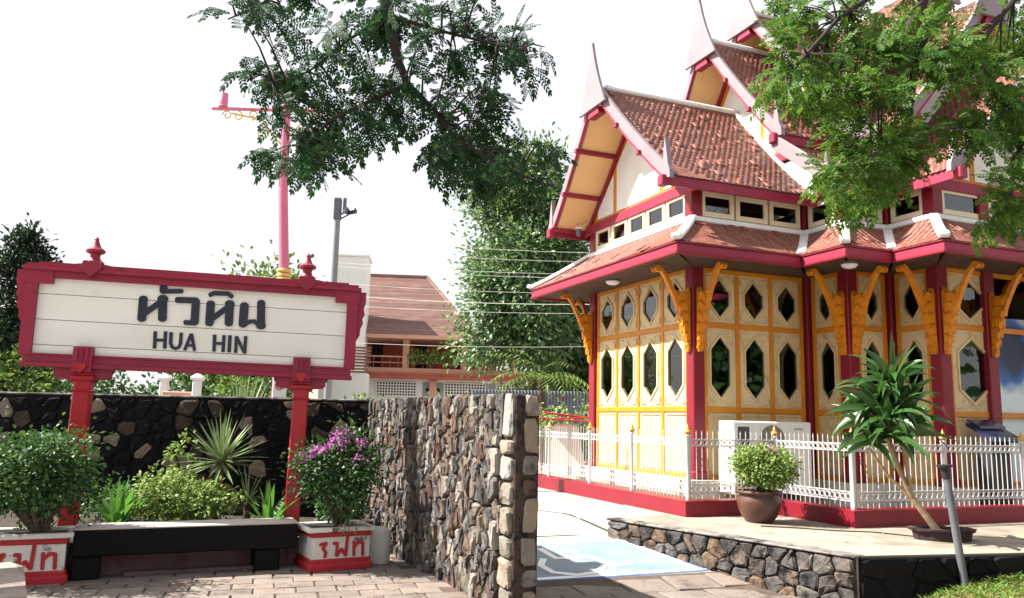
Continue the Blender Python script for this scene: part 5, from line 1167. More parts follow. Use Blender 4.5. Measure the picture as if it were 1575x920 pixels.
for x in (-4.8, -1.05, 2.55, 5.6): m = MB(); m.box((x, .35, 5.35), (.40, .40, 2.1), bev=.03); hb(m, 'column', 'salmon')
m = MB(); m.bar((-5, .2, 5.12), (6, .2, 5.12), .09, .08); m.bar((-5, .2, 4.75), (6, .2, 4.75), .05, .05); hb(m, 'handrail', 'salmon')
for k in range(23): m = MB(); m.box((-5+k*.5, .2, 4.76), (.05, .05, .68)); hb(m, 'railing_bar', 'brickred')
for k, (x0, x1) in enumerate(((-2.75, -.35), (1.4, 3.9), (-6.2, -4.9), (4.6, 6.4))):     # breeze-block vents
    fr = MB(); nx = int((x1-x0)/.17); z0, z1 = 2.72, 3.56
    m = MB(); m.box(((x0+x1)/2, .17, (z0+z1)/2), (x1-x0, .02, z1-z0)); bk = hb(m, 'vent', 'dark')
    for i in range(nx+1): fr.box((x0+(x1-x0)*i/nx, .12, (z0+z1)/2), (.055, .10, z1-z0))
    for j in range(6): fr.box(((x0+x1)/2, .118, z0+(z1-z0)*j/5), (x1-x0, .09, .05))
    hb(fr, 'vent_grid', 'farwhite', bk)
for x in (-3.6, -4.5, .35, 1.0, 4.2): m = MB(); m.box((x, .16, 3.12), (.6, .06, .9), bev=.01); w_ = hb(m, 'shutter', 'fargrey'); m = MB(); m.box((x, .11, 3.12), (.22, .04, .2)); hb(m, 'shutter_vent', 'dark', w_)
for x in (-4.05, .68): m = MB(); m.box((x, .02, 1.9), (.45, .40, 3.6), bev=.02); hb(m, 'pilaster', 'salmon')
# hip roof in courses
rf = MB(); ex0, ex1, ey0, ey1, ze, zr = -8.0, 3.3, -.7, 8.6, 6.35, 10.75; rows = 54
rx0, rx1, ry = -4.6, .0, 3.95
def hippt(f): return (ex0+(rx0-ex0)*f, ex1+(rx1-ex1)*f, ey0+(ry-ey0)*f, ey1+(ry-ey1)*f, ze+(zr-ze)*f)
V, F = [], []
for k in range(rows):
    a, b = hippt(k/rows), hippt((k+1.15)/rows if k < rows-1 else 1.0); lift = .035
    q = [(a[0], a[2], a[4]+lift), (a[1], a[2], a[4]+lift), (b[1], b[2], b[4]), (b[0], b[2], b[4]), (a[0], a[3], a[4]+lift), (a[1], a[3], a[4]+lift), (b[1], b[3], b[4]), (b[0], b[3], b[4]),
         (a[0], a[2], a[4]-.02), (a[1], a[2], a[4]-.02), (a[0], a[3], a[4]-.02), (a[1], a[3], a[4]-.02)]
    o = len(V); V += q; F += [tuple(o+i for i in f) for f in ((0, 1, 2, 3), (5, 4, 7, 6), (1, 5, 6, 2), (4, 0, 3, 7), (8, 9, 1, 0), (11, 10, 4, 5), (9, 11, 5, 1), (10, 8, 0, 4))]
m = MB(); m.add(V, F); roof_ = hb(m, 'roof', 'farroof')
m = MB(); m.box((-2.35, -.68, 6.28), (11.3, .10, .22)); m.box((-2.35, 3.9, 6.22), (11.1, 9.0, .08)); hb(m, 'eave_board', 'salmon')
m = MB(); m.bar((rx0, ry, zr+.05), (rx1, ry, zr+.05), .22, .16)
for (px0, py0), rx in (((ex1, ey0), rx1), ((ex0, ey0), rx0)): m.bar((px0, py0, ze+.08), (rx, ry, zr+.06), .18, .12)
hb(m, 'ridge_tiles', 'farroof', roof_)
for x in (-5.0, -4.0, -.4, .6, 1.6, 3.3, 4.6):
    E_ = bush('balcony_plant', (-5.4+x, 50.1, 4.95), (-5.4+x, 50.0, 5.2), (.45, .3, .3), 14, 160, .22, 'lime', 300+int(x*10), 'pale green potted plant on the balcony rail of the far building', 'plant', 'plants along the far balcony', trunk_r=.02, nst=3, cr=.14)
    m = MB(); m.lathe([(.10, -.20), (.16, 0), (.15, .02)], 10); m.build('pot', 'clay', E_)
TW = empty('white_tower', (-9.9, 49.2, .37), R(5), 'plain white square tower beside the hip-roofed far building', 'building')
m = MB(); m.box((0, 0, 5.35), (2.15, 2.2, 10.7), bev=.04); m.build('shaft', 'farwhite', TW)
m = MB(); m.box((0, 0, 10.76), (2.3, 2.35, .16), bev=.03); m.build('cap', 'farwhite', TW)
m = MB(); m.box((.35, -1.09, 8.9), (.5, .06, 1.3), bev=.02); m.build('louvre', 'farwhite', TW)
LN = empty('lean_to_roof', (-9.2, 45.5, .37), R(5), 'small red tiled lean-to against the white tower', 'building')
m = MB()
for k in range(9): m.prism([(-1.5, 0), (1.2, 0), (1.2, .24), (-1.5, .24)], lambda a, b, t, k=k: (a, k*.24+b, 3.6+k*.19+t+(.05 if b == 0 else 0)), -.03, .02)
m.build('roof', 'farroof', LN); m = MB(); m.box((-.15, 1.1, 1.8), (2.6, 2.1, 3.55)); m.build('wall', 'farwhite', LN)
# tall dense tree right of it
def tree(name, base, zc, rad, ncl, nlf, ll, mat, seed, label, th, tr=.22, cr=.5, bark_='bark', shell=.45, group=None, bumps=.22, lw=.5, off=(0, 0)):
    E_ = empty(name, base, 0, label, 'tree', group); c = (off[0], off[1], zc)
    (V, T), C = crown(c, rad, ncl, nlf, ll, cr, seed, lw, shell, bumps=bumps)
    np_obj('crown', V, T, lf[mat], E_)['kind'] = 'stuff'
    g2 = random.Random(seed); m = MB(); m.tube([(0, 0, -.1), (.05, 0, th*.5), (off[0]*.4, off[1]*.4, th)], [tr, tr*.8, tr*.6], 10)
    for k in range(9):
        q = Vector(C[g2.randrange(len(C))]); b = Vector((off[0]*.4, off[1]*.4, th*g2.uniform(.7, 1))); m.tube([b, (b+q)/2+Vector((0, 0, -.1)), q], [tr*.35, tr*.22, tr*.06], 6)
    m.build('trunk', bark_, E_, True); return E_
tree('mango_tree', (.85, 28, .37), 5.7, (2.3, 2.3, 4.0), 95, 40000, .19, 'mango', 101, 'tall dense green tree standing between the far building and the pavilion', 4.5, .3, .42, bumps=.3, shell=.55)
tree('mango_tree', (3.2, 31, .37), 5.0, (2.6, 2.2, 3.9), 150, 8000, .30, 'tree', 102, 'dark leafy tree partly hidden behind the pavilion gable', 4, .3, .5)
tree('clipped_tree', (-9.6, 16, .37), 2.75, (.58, .55, 1.85), 160, 16000, .11, 'darktree', 103, 'narrow dark clipped column tree beside the end of the station sign', 1.6, .08, .12, bumps=.14, shell=.6)
tree('clipped_tree', (-9.95, 14.6, .37), 2.0, (.80, .6, 1.15), 120, 11000, .11, 'darktree', 104, 'rounded dark clipped bush at the foot of the column tree', 1.2, .08, .17)
for k, (x, y, zc, r, n, ll, mat, lab) in enumerate((
   (-8.6, 14.2, 1.35, (.95, .7, .95), 3800, .10, 'garden', 'bright yellow-green garden shrub below the left end of the sign'),
   (-10.8, 17.5, 2.2, (1.2, .9, 1.3), 2600, .14, 'garden', 'loose light green shrub behind the dark clipped bush'),
   (-7.4, 14.6, 1.2, (.8, .6, .85), 2800, .10, 'bush', 'mid green garden shrub seen under the sign beside its post'),
   (-6.3, 15.2, 1.1, (.7, .6, .95), 2600, .11, 'bush', 'deep green shrub between the post and the white gateposts'),
   (-5.2, 16.2, 1.1, (.75, .6, .95), 2600, .11, 'garden', 'light green shrub between the two white gateposts'),
   (-4.4, 15.6, 1.15, (.55, .5, .9), 2200, .11, 'bush', 'green shrub right of the white gateposts under the sign'),
   (-3.2, 17.5, 1.0, (.7, .6, .7), 1800, .11, 'garden', 'pale garden shrub behind the red post with pink flowers'),
   (-1.3, 20, 1.15, (.8, .5, .62), 1800, .13, 'lime', 'lime green hedge showing over the rubble wing wall'),
   (1.7, 19.5, 1.15, (1.1, .5, .45), 1800, .10, 'lime', 'lime green hedge behind the fence beside the pavilion'))):
    bush('garden_shrub', (x, y, .36), (x, y, zc+.2), r, 70, n, ll, mat, 120+k, lab, 'shrub', 'shrubs in the garden behind the walls', trunk_r=.03, nst=6, cr=.14)
tree('distant_tree', (-13.3, 42, .37), 4.9, (2.9, 2, 2.8), 130, 14000, .36, 'garden', 140, 'far light green tree crown just above the sign top beside the pink lamp post', 5, .35, .7, group='far trees beyond the sign')
tree('distant_tree', (-30, 40, .37), 3.6, (4, 3, 2.6), 110, 6500, .45, 'garden', 142, 'far tree at the edge of the garden beyond the clipped column tree', 4, .35, .8, group='far trees beyond the sign')
rosette('fan_yucca', (-4.55, 14.0, .37), 60, 1.15, .055, .25, 'yucca', 150, 'large spiky green yucca seen under the sign', el=(.0, 1.5), stem=.75)
# small palm
E_ = empty('palm_tree', (.95, 22, .37), 0, 'small palm with drooping fronds beside the corrugated fence', 'tree')
m = MB(); m.tube([(0, 0, -.05), (-.05, 0, 1.1), (-.12, 0, 2.3)], [.14, .11, .09], 10); m.build('trunk', 'bark', E_, True)
g2 = np.random.default_rng(8); parts = []
for k in range(16):
    an = k*2.4; e_ = g2.uniform(.1, 1.1); d = Vector((math.cos(an)*math.cos(e_), math.sin(an)*math.cos(e_), math.sin(e_))); p = Vector((-.12, 0, 2.3))
    for s in range(12):
        p = p+d*.13; d = (d+Vector((0, 0, -.12))).normalized(); sd_ = d.cross(Vector((0, 0, 1))).normalized()
        for sg in (-1, 1): parts.append(leaves(np.array([p[:]]), np.array([(sd_*sg+d*.5+Vector((0, 0, -.3)))[:]]), np.array([[0, 0, 1.]]), .34*(1-abs(s-5)/14), .045))
V, T = merge(parts); np_obj('fronds', V, T, lf['garden'], E_)['kind'] = 'stuff'
# corrugated fence and clutter behind the white fence
CF = empty('corrugated_fence', (-1.2, 24.5, .37), 0, 'grey corrugated metal fence below the big tree', 'fence')
sheet_w = .8
cm_ = MB(); n = 32; V = []
for k in range(n+1): x = sheet_w*k/n; y = .022*math.sin(k/n*2*math.pi*8); V += [(x, y, 0), (x, y, 2.05)]
V2 = [(a, b+.004, c) for a, b, c in V]; cm_.add(V+V2, [(2*k, 2*k+2, 2*k+3, 2*k+1) for k in range(n)]+[(2*(n+1)+2*k, 2*(n+1)+2*k+1, 2*(n+1)+2*k+3, 2*(n+1)+2*k+2) for k in range(n)]); cme = cm_.mesh('sheet', 'corr', False, False)
for k in range(8): link('sheet', cme, CF, (k*.79, .008*(k % 2), 0))
m = MB(); m.bar((0, .06, .5), (6.4, .06, .5), .05, .07); m.bar((0, .06, 1.7), (6.4, .06, 1.7), .05, .07); m.build('rail', 'brickred', CF)
HC = empty('stacked_roof_sheets', (1.35, 18.2, .37), 0, 'pile of red sheets on white boards behind the white fence', 'pile')
for k, (x, z, w, r) in enumerate(((0, 1.18, 1.4, .06), (.15, 1.24, 1.2, -.05), (-.1, 1.30, 1.0, .10))): m = MB(); m.box((x, .1*k, z), (w, .7, .03), bev=.008, M=Matrix.Rotation(r, 3, 'Y')); m.build('red_sheet', 'tarp', HC)
m = MB(); m.prism([(-.55, 0), (.35, 0), (.15, 1.1), (-.35, 1.1)], lambda a, b, t: (a, t+b*.2-.3, b), 0, .03); m.build('white_board', 'white', HC)
for x in (-.5, .5): m = MB(); m.box((x, .15, .58), (.06, .5, 1.16)); m.build('trestle', 'greywood', HC)
# far shed wall behind
m = MB(); m.box((0, 0, 1.9), (9, .3, 3.8), bev=.03); sh_ = tag(m.build('shed_wall', 'brickred', loc=(5.2, 33, .37)), 'dull red shed wall glimpsed under the big tree', 'building')
# gateposts and small fittings in the garden
for x, y, h in ((-5.75, 13.6, 1.72), (-5.05, 13.2, 1.72)):
    E_ = empty('gatepost', (x, y, .37), 0, 'white gatepost under the sign, '+('nearer the red marker post' if x < -5.4 else 'nearer the large spiky yucca'), 'post', 'white gateposts in the garden')
    m = MB(); m.box((0, 0, h/2), (.12, .12, h), bev=.015); m.build('shaft', 'white', E_); m = MB(); m.lathe([(.085, h-.02), (.09, h+.02), (.05, h+.06), (.01, h+.09)], 4, sq=True); m.build('cap', 'white', E_)
m = MB(); m.box((0, 0, 0), (.52, .06, .16), bev=.01); tag(m.build('hanging_board', 'salmon', loc=(-5.42, 13.4, 1.80)), 'small salmon board hanging between the white gateposts', 'board')
E_ = empty('red_marker', (-6.55, 12.6, .37), 0, 'red square marker post behind the black wall beside the sign post', 'post')
m = MB(); m.box((0, 0, .70), (.16, .16, 1.4), bev=.012); m.build('shaft', 'postred', E_); m = MB(); m.box((0, 0, 1.36), (.2, .2, .05), bev=.012); m.build('collar', 'white', E_)
NS = empty('prohibition_sign', (-3.38, 12.0, .37), 0, 'white no-smoking notice with red ring and red foot strip', 'sign')
m = MB(); m.box((0, 0, 1.52), (.20, .02, .40), bev=.006); m.build('plate', 'white', NS)
m = MB(); RXm = Matrix.Rotation(math.pi/2, 3, 'X'); m.torus((0, -.016, 1.60), .058, .009, RXm, 20, 5); m.bar((-.042, -.017, 1.642), (.042, -.017, 1.558), .008, .014, up=(0, 1, 0)); m.build('red_ring', 'postred', NS)
m = MB(); m.bar((-.035, -.0135, 1.60), (.035, -.0135, 1.60), .005, .014, up=(0, 1, 0)); m.build('cigarette', 'letter', NS)
m = MB(); m.box((0, -.013, 1.385), (.18, .006, .08)); m.build('red_strip', 'postred', NS)
m = MB(); m.tube([(0, .03, -.03), (0, .03, 1.6)], .02, 8); m.build('stake', 'steel', NS, True)
# pink lamp post with scroll brackets
LP = empty('lamp_post', (-3.98, 14, .37), 0, 'tall pink lamp post with yellow scroll brackets rising behind the sign', 'lamp post')
top_ = Vector((-.16, 0, 6.75))
m = MB(); m.tube([(0, 0, -.05), (0.0, 0, 3.4), top_*.75, top_], [.10, .09, .083, .075], 16); m.build('pole', 'pinkmetal', LP, True)
m = MB()
for k, z in enumerate((3.42, 3.50, 3.58, 3.66)): m.lathe([(.105+.012*(k % 2), -.03), (.118+.012*(k % 2), 0), (.105+.012*(k % 2), .03)], 16, (-.02, 0, z))
m.build('gold_band', 'yellow', LP, True)
m = MB(); m.bar((-1.50, 0, 6.60), (.55, 0, 6.60), .07, .05, bev=.012); m.build('arm', 'pinkmetal', LP)
for x in (-1.30,):
    m = MB(); m.lathe([(.03, 6.6), (.085, 6.63), (.085, 6.65), (.075, 6.66), (.078, 6.88), (.07, 6.89)], 14, (x, 0, 0)); m.build('lantern', 'pinkmetal', LP, True)
def spiral(c, r, a0, turns, sg, n=22): return [(c[0]+sg*r*(1-.75*k/n)*math.cos(a0+turns*6.283*k/n), 0, c[1]+r*(1-.75*k/n)*math.sin(a0+turns*6.283*k/n)) for k in range(n+1)]
for sg in (-1, 1):
    m = MB(); x0 = -.14
    if sg > 0: m.tube([(x0+.07, 0, 6.1), (x0+.3, 0, 6.42), (x0+.6, 0, 6.53)], .014, 6); m.tube(spiral((x0+.38, 6.25), .10, 1.6, 1.3, 1), .012, 6); m.build('scroll_bracket', 'yellow', LP, True); continue
    m.tube([(x0+sg*.07, 0, 5.95), (x0+sg*.25, 0, 6.15), (x0+sg*.45, 0, 6.42), (x0+sg*.7, 0, 6.46), (x0+sg*1.0, 0, 6.52)], .016, 6)
    m.tube(spiral((x0+sg*.42, 6.15), .13, 1.6, 1.3, sg), .013, 6); m.tube(spiral((x0+sg*.62, 6.50), .10, -1.5, -1.2, sg), .012, 6); m.tube(spiral((x0+sg*.88, 6.47), .09, 1.6, 1.2, sg), .012, 6); m.tube(spiral((x0+sg*1.08, 6.48), .09, 0, 1.3, sg), .012, 6)
    m.build('scroll_bracket', 'yellow', LP, True)
CP = empty('camera_pole', (-3.34, 15, .37), 0, 'thin grey pole carrying a loudspeaker and camera behind the sign', 'pole')
m = MB(); m.tube([(0, 0, -.05), (0, 0, 5.25)], [.075, .06], 12); m.build('pole', 'lightsteel', CP, True)
m = MB(); m.box((.0, 0, 5.05), (.13, .14, .42), bev=.01); m.box((.13, 0, 5.12), (.06, .06, .3), bev=.01); m.build('junction_box', 'steel', CP)
m = MB(); m.tube([(.05, -.05, 4.92), (.16, -.06, 4.98)], .018, 8); m.tube([(.14, -.08, 4.97), (.19, -.1, 4.985), (.21, -.11, 4.99)], [.03, .065, .085], 14); m.build('loudspeaker', 'steel', CP, True)
m = MB(); m.tube([(.22, -.05, 4.98), (.36, -.10, 5.0)], [.05, .055], 12); m.tube([(.05, .02, 4.86), (.24, -.04, 4.95)], .014, 6); m.build('camera', 'blackmetal', CP, True)
# overhead wires between two poles outside the view
for x, y, lab in ((-19, 17.5, 'concrete utility pole at the garden edge carrying the wires'), (13, 27, 'concrete utility pole behind the pavilion carrying the wires')):
    E_ = empty('utility_pole', (x, y, .37), 0, lab, 'pole'); m = MB(); m.tube([(0, 0, -.1), (0, 0, 9)], [.16, .11], 12); m.build('shaft', 'concrete', E_, True); m = MB(); m.box((0, 0, 7.6), (.1, 1.6, .12)); m.build('cross_arm', 'steel', E_)
for k, (z0, z1, r) in enumerate(((7.55, 7.75, .005), (7.3, 7.55, .005), (6.95, 7.25, .005), (6.75, 7.05, .005), (6.35, 6.65, .005), (6.1, 6.35, .009), (5.75, 6.0, .005), (4.75, 5.1, .005))):
    a, b = Vector((-19, 17.3+.06*k, z0)), Vector((13, 26.8+.06*k, z1)); pts = []
    for i in range(25): f = i/24; p = a+(b-a)*f; p.z -= 4*f*(1-f)*(1.35+.05*(k % 3)); pts.append(p)
    m = MB(); m.tube(pts, r, 5); tag(m.build('overhead_wire', 'white', smooth=True), 'thin overhead wire strung in front of the tall tree', 'wire', 'overhead wires')

# ================================================================ OVERHANGING TREES
def pinnate_template():
    """one feathery compound leaf along +x, normal +z"""
    Ps, Ds, Ls, Ws = [], [], [], []; strips = []
    for k in range(3):
        x = .05+.062*k
        for sg in (-1, 1):
            ang = R(58-11*k); d = np.array([math.cos(ang), sg*math.sin(ang), -.12]); L = .125+.012*k
            strips.append((np.array([x, 0, 0.]), d, L, .0034))
            for j in range(5):
                p = np.array([x, 0, 0.])+d*L*(.14+.20*j)
                for s2 in (-1, 1):
                    a2 = math.atan2(d[1], d[0])+s2*R(56-3*j); Ps.append(p); Ds.append([math.cos(a2), math.sin(a2), -.14]); Ls.append(.034+.0035*j); Ws.append(.0165+.0014*j)
            Ps.append(np.array([x, 0, 0.])+d*L); Ds.append(d); Ls.append(.046); Ws.append(.021)
    strips.append((np.zeros(3), np.array([1., 0, -.02]), .185, .004))
    V, T = leaves(np.array(Ps), np.array(Ds), np.tile([0, 0, 1.], (len(Ps), 1)), np.array(Ls), np.array(Ws), droop=.12, fold=.06, wid=(1.0, 1.25))
    parts = [(V, T)]
    for p, d, L, w in strips: parts.append(leaves(p[None], d[None], np.array([[0, 0, 1.]]), L, w, droop=0, fold=0, wid=(1, 1)))
    return merge(parts)
PT_V, PT_T = pinnate_template()
def overhang(name, label, clumps, mat, seed, trunk, limbs, per, spread, size):
    E_ = empty(name, (trunk[0][0], trunk[0][1], 0), 0, label, 'tree'); o3 = np.array([trunk[0][0], trunk[0][1], 0.])
    g2 = np.random.default_rng(seed); C = np.array(clumps); C = np.concatenate([C, C+g2.normal(size=C.shape)*.06]); Vs, Ts, off = [], [], 0
    nodes = np.array([p for l_ in limbs for p in l_[0]])
    for c in C:
        n = max(1, int(per*g2.uniform(.5, 1.5)+.5))
        nd = nodes[np.argmin(((nodes-c)**2).sum(1))]; outw = unit((c-nd)[None])[0]
        tw0 = c-outw*.10
        for k in range(n):
            p = c+g2.normal(size=3)*spread
            d = unit((outw*.8+unit((p-tw0)[None])[0]*1.0+g2.normal(size=3)*.35+np.array([0, 0, -.25]))[None])[0]
            N = unit((np.array([0, 0, 1.])+g2.normal(size=3)*.5)[None])[0]
            y = unit(np.cross(N, d)[None])[0]; N = np.cross(d, y); M_ = np.stack([d, y, N], 1)*size*g2.uniform(.6, 1.2)
            V = PT_V.copy(); V[:, 2] -= 1.5*V[:, 0]**2*g2.uniform(.3, 1.6)
            Vs.append(V @ M_.T+p-d*.11*size-o3); Ts.append(PT_T+off); off += len(V)
    o = np_obj('crown', np.concatenate(Vs), np.concatenate(Ts), lf[mat], E_); o['kind'] = 'stuff'
    m = MB(); rel = lambda p: Vector(p)-Vector(o3)
    m.tube([rel(p) for p in trunk], np.linspace(.24, .13, len(trunk)), 12); m.build('trunk', 'bark', E_, True)
    for pts, r0, r1 in limbs:
        m = MB(); m.tube([rel(p) for p in pts], list(np.linspace(r0, r1, len(pts))), 8); m.build('limb', 'darkbark', E_, True)
    m = MB()
    fine = []
    for pts, r0, r1 in limbs:
        for a, b in zip(pts, pts[1:]):
            for f in (0, .25, .5, .75): fine.append(np.array(a)*(1-f)+np.array(b)*f)
    fine = np.array(fine)
    for c in C:
        q = fine[np.argmin(((fine-c)**2).sum(1))]; mid = (q+c)/2+np.array([0, 0, .03]); m.tube([rel(q), rel(mid), rel(c)], [.009, .006, .003], 5)
    m.build('twigs', 'darkbark', E_, True)['kind'] = 'stuff'; return E_
CA = [(-1.78, 4.68, 3.95), (-1.67, 4.81, 4.07), (-1.66, 5.32, 4.29), (-1.5, 5.12, 4.24), (-1.58, 4.68, 3.88), (-1.53, 4.99, 4.01), (-1.02, 5.03, 4.23), (-0.8, 4.74, 4.03), (-0.71, 5.26, 4.33), (-0.47, 4.7, 3.98), (-0.33, 4.95, 4.13), (-0.27, 5.07, 4.1), (-0.41, 4.99, 3.99), (-0.16, 5.13, 4.07), (0.02, 5.26, 4.16), (0.09, 5.46, 4.11), (-0.08, 4.86, 3.78), (-0.02, 5.18, 3.86), (-0.22, 5.23, 4.0), (-1.22, 4.86, 3.91), (-1.07, 4.6, 3.72), (-1.37, 5.48, 4.04), (-1.07, 4.87, 3.74), (-0.98, 4.88, 3.86), (-1.07, 5.4, 3.91), (-0.9, 5.13, 4.05), (-0.95, 5.02, 4.09), (-0.83, 5.3, 4.09), (-0.61, 4.63, 3.64), (-0.74, 5.24, 4.11), (-0.57, 4.94, 3.92), (-0.57, 4.68, 3.54), (-0.46, 5.19, 3.86), (-0.8, 5.44, 3.77), (-0.82, 4.79, 3.54), (-1.02, 5.17, 3.65), (-1.67, 4.87, 3.56), (-1.7, 5.27, 3.75), (-1.57, 5.25, 3.77), (-1.31, 4.8, 3.56), (-1.59, 5.35, 3.69), (-1.19, 5.19, 3.57), (-1.1, 5.21, 3.49), (-1.35, 5.34, 3.53), (-1.51, 4.99, 3.35), (-1.42, 5.28, 3.37), (-1.31, 5.39, 3.38), (-1.37, 4.69, 3.12), (-1.61, 5.36, 3.23), (-1.38, 4.95, 3.06), (-1.3, 5.03, 3.15), (-1.14, 4.73, 2.96), (-1.14, 5.23, 3.35), (-0.95, 4.86, 3.32), (-0.91, 5.38, 3.55), (-0.9, 4.85, 3.18), (-0.74, 5.11, 3.45), (-0.6, 4.96, 3.45), (-0.49, 5.15, 3.57), (-0.38, 4.78, 3.46), (-0.22, 4.76, 3.5), (-0.15, 5.27, 3.65), (-0.28, 5.28, 3.55), (-0.44, 5.11, 3.42), (-0.64, 5.43, 3.44), (-0.52, 4.79, 3.09), (-0.5, 5.37, 3.21), (-0.4, 4.75, 3.12), (-0.33, 5.47, 3.43), (-0.25, 5.16, 3.42), (-0.33, 5.15, 3.17), (-0.24, 5.47, 3.37), (-0.1, 5.31, 3.25), (-0.14, 5.31, 3.09), (-0.01, 4.65, 2.94), (0.07, 4.93, 3.11), (0.15, 4.68, 3.11), (0.09, 4.77, 2.94), (-0.18, 4.79, 2.89)]
CB = [(2.05, 6.03, 4.0), (1.82, 5.15, 3.71), (2.01, 5.36, 3.87), (2.03, 5.59, 4.04), (2.38, 6.02, 4.08), (2.28, 6.16, 4.03), (2.01, 5.85, 4.58), (1.87, 5.26, 4.18), (2.09, 5.65, 4.53), (2.25, 5.85, 4.37), (1.82, 5.06, 3.94), (2.29, 5.82, 4.51), (2.24, 5.44, 4.47), (2.39, 5.71, 4.36), (2.33, 5.8, 4.2), (2.48, 5.8, 4.25), (2.46, 5.63, 4.47), (2.58, 5.67, 4.63), (2.47, 5.24, 4.23), (2.53, 5.59, 4.26), (2.37, 5.15, 3.86), (2.42, 5.58, 3.95), (2.35, 5.64, 3.83), (2.39, 5.93, 3.89), (2.41, 5.47, 3.76), (2.34, 5.02, 3.63), (2.69, 5.63, 4.23), (2.54, 5.25, 3.86), (2.97, 5.89, 4.51), (2.8, 5.47, 4.11), (2.68, 5.46, 3.76), (3.1, 6.09, 4.13), (2.88, 5.47, 3.96), (2.91, 5.42, 4.13), (3.01, 5.42, 4.28), (3.04, 5.58, 4.11), (2.92, 5.11, 3.99), (3.17, 5.66, 4.0), (3.53, 6.11, 4.3), (3.39, 5.68, 4.32), (3.19, 5.89, 4.73), (3.38, 6.14, 4.95), (3.85, 6.01, 4.59), (3.67, 5.89, 4.37), (3.87, 5.98, 4.36), (3.76, 5.98, 4.2), (3.24, 5.3, 3.85), (3.64, 5.58, 4.58), (3.5, 5.41, 3.81), (3.32, 5.31, 3.67), (3.62, 5.69, 3.67), (3.29, 5.38, 3.65), (3.39, 5.74, 3.69), (3.31, 5.7, 3.6), (3.1, 5.13, 3.37), (3.46, 5.53, 3.42), (3.54, 5.47, 3.45), (3.72, 5.85, 3.38), (3.2, 5.11, 3.06), (3.19, 5.2, 2.95), (3.56, 5.62, 3.07), (3.51, 5.49, 2.9), (3.6, 5.8, 3.04), (2.33, 5.4, 3.47), (2.39, 5.24, 3.46), (2.94, 6.12, 3.76), (2.32, 5.29, 3.32), (2.4, 5.18, 3.28), (2.61, 5.34, 3.36), (2.71, 5.41, 3.32), (2.22, 5.27, 3.2), (2.51, 5.64, 3.29), (2.88, 6.12, 3.44), (2.1, 5.15, 3.11), (2.35, 5.5, 3.13), (2.63, 5.8, 3.24), (2.64, 6.06, 3.21), (2.5, 6.2, 3.35), (2.62, 5.17, 3.38), (3.86, 5.64, 4.41), (4.16, 6.06, 4.14), (3.4, 5.06, 3.27), (3.9, 5.71, 3.1), (3.14, 5.21, 4.61), (3.07, 5.92, 5.07), (2.64, 6.13, 5.18), (3.89, 5.65, 4.88)]

CA = [(x, y, z+.09) for x, y, z in CA]; CB = [(x, y, z+.11) for x, y, z in CB]  # both crowns share one leaf form; shade and sunlight sit in their colours
overhang('feathery_tree_shaded', 'shade-coloured feathery-leaved boughs of a tree hanging over the station sign', CA, 'fore_shaded', 201, [(-2.4, -1.6, -.1), (-2.3, -1.4, 2.4), (-2.0, -.6, 4.6)],
  [([(-2.0, -.6, 4.6), (-1.6, 1.5, 5.6), (-1.1, 3.6, 5.2), (-.93, 4.8, 4.55), (-.85, 5.0, 4.15), (-.78, 5.0, 3.85), (-.70, 5.0, 3.68)], .085, .020),
   ([(-.70, 5.0, 3.68), (-.52, 5.0, 3.50), (-.39, 5.0, 3.33), (-.18, 5.0, 3.20), (.03, 5.0, 3.09), (.28, 5.05, 3.02)], .018, .006),
   ([(-.70, 5.0, 3.68), (-.98, 5.0, 3.54), (-1.2, 5.0, 3.42), (-1.38, 5.0, 3.2)], .016, .005),
   ([(-.85, 5.0, 4.15), (-.5, 5.0, 4.05), (-.2, 5.0, 3.98), (.08, 5.0, 3.92)], .014, .005),
   ([(-.93, 4.8, 4.55), (-1.3, 4.9, 4.45), (-1.7, 5.0, 4.2), (-1.9, 5.0, 4.1)], .014, .005),
   ([(-.85, 5.0, 4.15), (-1.1, 5.0, 3.98), (-1.35, 5.0, 3.75), (-1.65, 5.0, 3.65)], .012, .004)], 3, .046, .62)
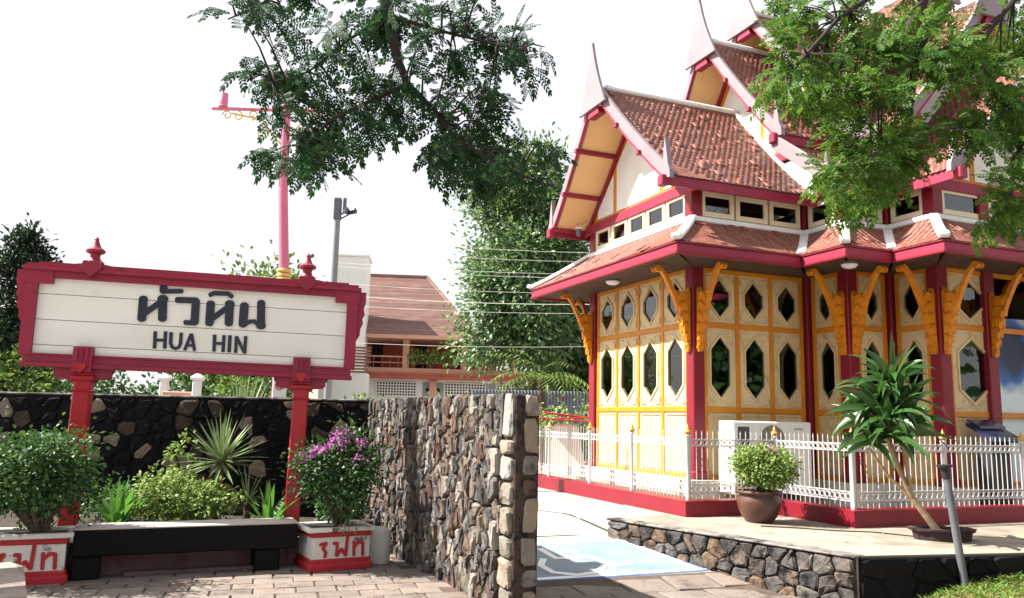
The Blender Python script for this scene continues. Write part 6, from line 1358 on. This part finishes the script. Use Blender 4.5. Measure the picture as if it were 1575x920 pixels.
overhang('feathery_tree_sunlit', 'sunlight-coloured feathery-leaved boughs of a tree hanging in front of the pavilion roofs', CB, 'bright', 202, [(5.6, 4.2, -.1), (5.5, 4.3, 2.6), (5.1, 4.6, 4.9)],
  [([(5.1, 4.6, 4.9), (4.2, 5.1, 5.3), (3.4, 5.4, 5.1), (2.97, 5.5, 4.65), (2.91, 5.5, 4.32), (2.83, 5.5, 4.02), (2.77, 5.5, 3.63), (2.62, 5.5, 3.4)], .07, .010),
   ([(3.4, 5.4, 5.1), (2.7, 5.5, 4.75), (2.3, 5.5, 4.45), (2.0, 5.5, 4.1), (1.9, 5.5, 3.85)], .03, .005),
   ([(5.1, 4.6, 4.9), (3.9, 5.3, 4.8), (3.59, 5.5, 4.64), (3.39, 5.5, 4.38), (3.25, 5.5, 4.1)], .035, .009),
   ([(5.1, 4.6, 4.9), (4.2, 5.2, 4.3), (3.75, 5.5, 3.9), (3.5, 5.5, 3.4), (3.45, 5.5, 3.05)], .035, .005),
   ([(2.77, 5.5, 3.63), (2.5, 5.5, 3.4), (2.3, 5.5, 3.2)], .010, .004)], 4, .055, .68)

# trees across the forecourt, facing the pavilion: mirrored in its windows
for k, (x, y, r, h) in enumerate(((-12, -8, 3.4, 4.2), (-4.5, -13, 3.8, 4.8), (13.5, 6.0, 2.3, 3.4), (17.5, 3.0, 3.0, 4.0), (21, -1.5, 3.2, 3.8), (24, -8, 3.8, 4.6))):
    tree('forecourt_tree', (x, y, 0), h, (r, r*.9, r*.95), 90, 4200, .5, 'tree', 400+k, ['spreading', 'tall', 'rounded', 'broad', 'leaning', 'dense'][k]+' leafy tree across the forecourt, mirrored in the pavilion windows', h*.75, .28, .8, group='trees across the forecourt')

# leaf litter on the brick pavement
pr = np.random.default_rng(15); P = np.stack([pr.uniform(-4.3, 2.4, 130), pr.uniform(6.6, 8.6, 130), np.zeros(130)], 1)
P = P[[inside((p[0], p[1]), ZL) or inside((p[0], p[1]), ZR) for p in P]]; P[:, 2] = [gz(p[1], p[0])+.022 for p in P]
V, T = leaves(P, pr.normal(size=(len(P), 3))*np.array([1, 1, .1]), np.array([0, 0, 1.])+pr.normal(size=(len(P), 3))*.25, pr.uniform(.025, .06, len(P)), pr.uniform(.012, .028, len(P)))
tag(np_obj('leaf_litter', V, T, lf['dry']), 'small dry leaves littering the brick pavement', 'leaves', kind='stuff')
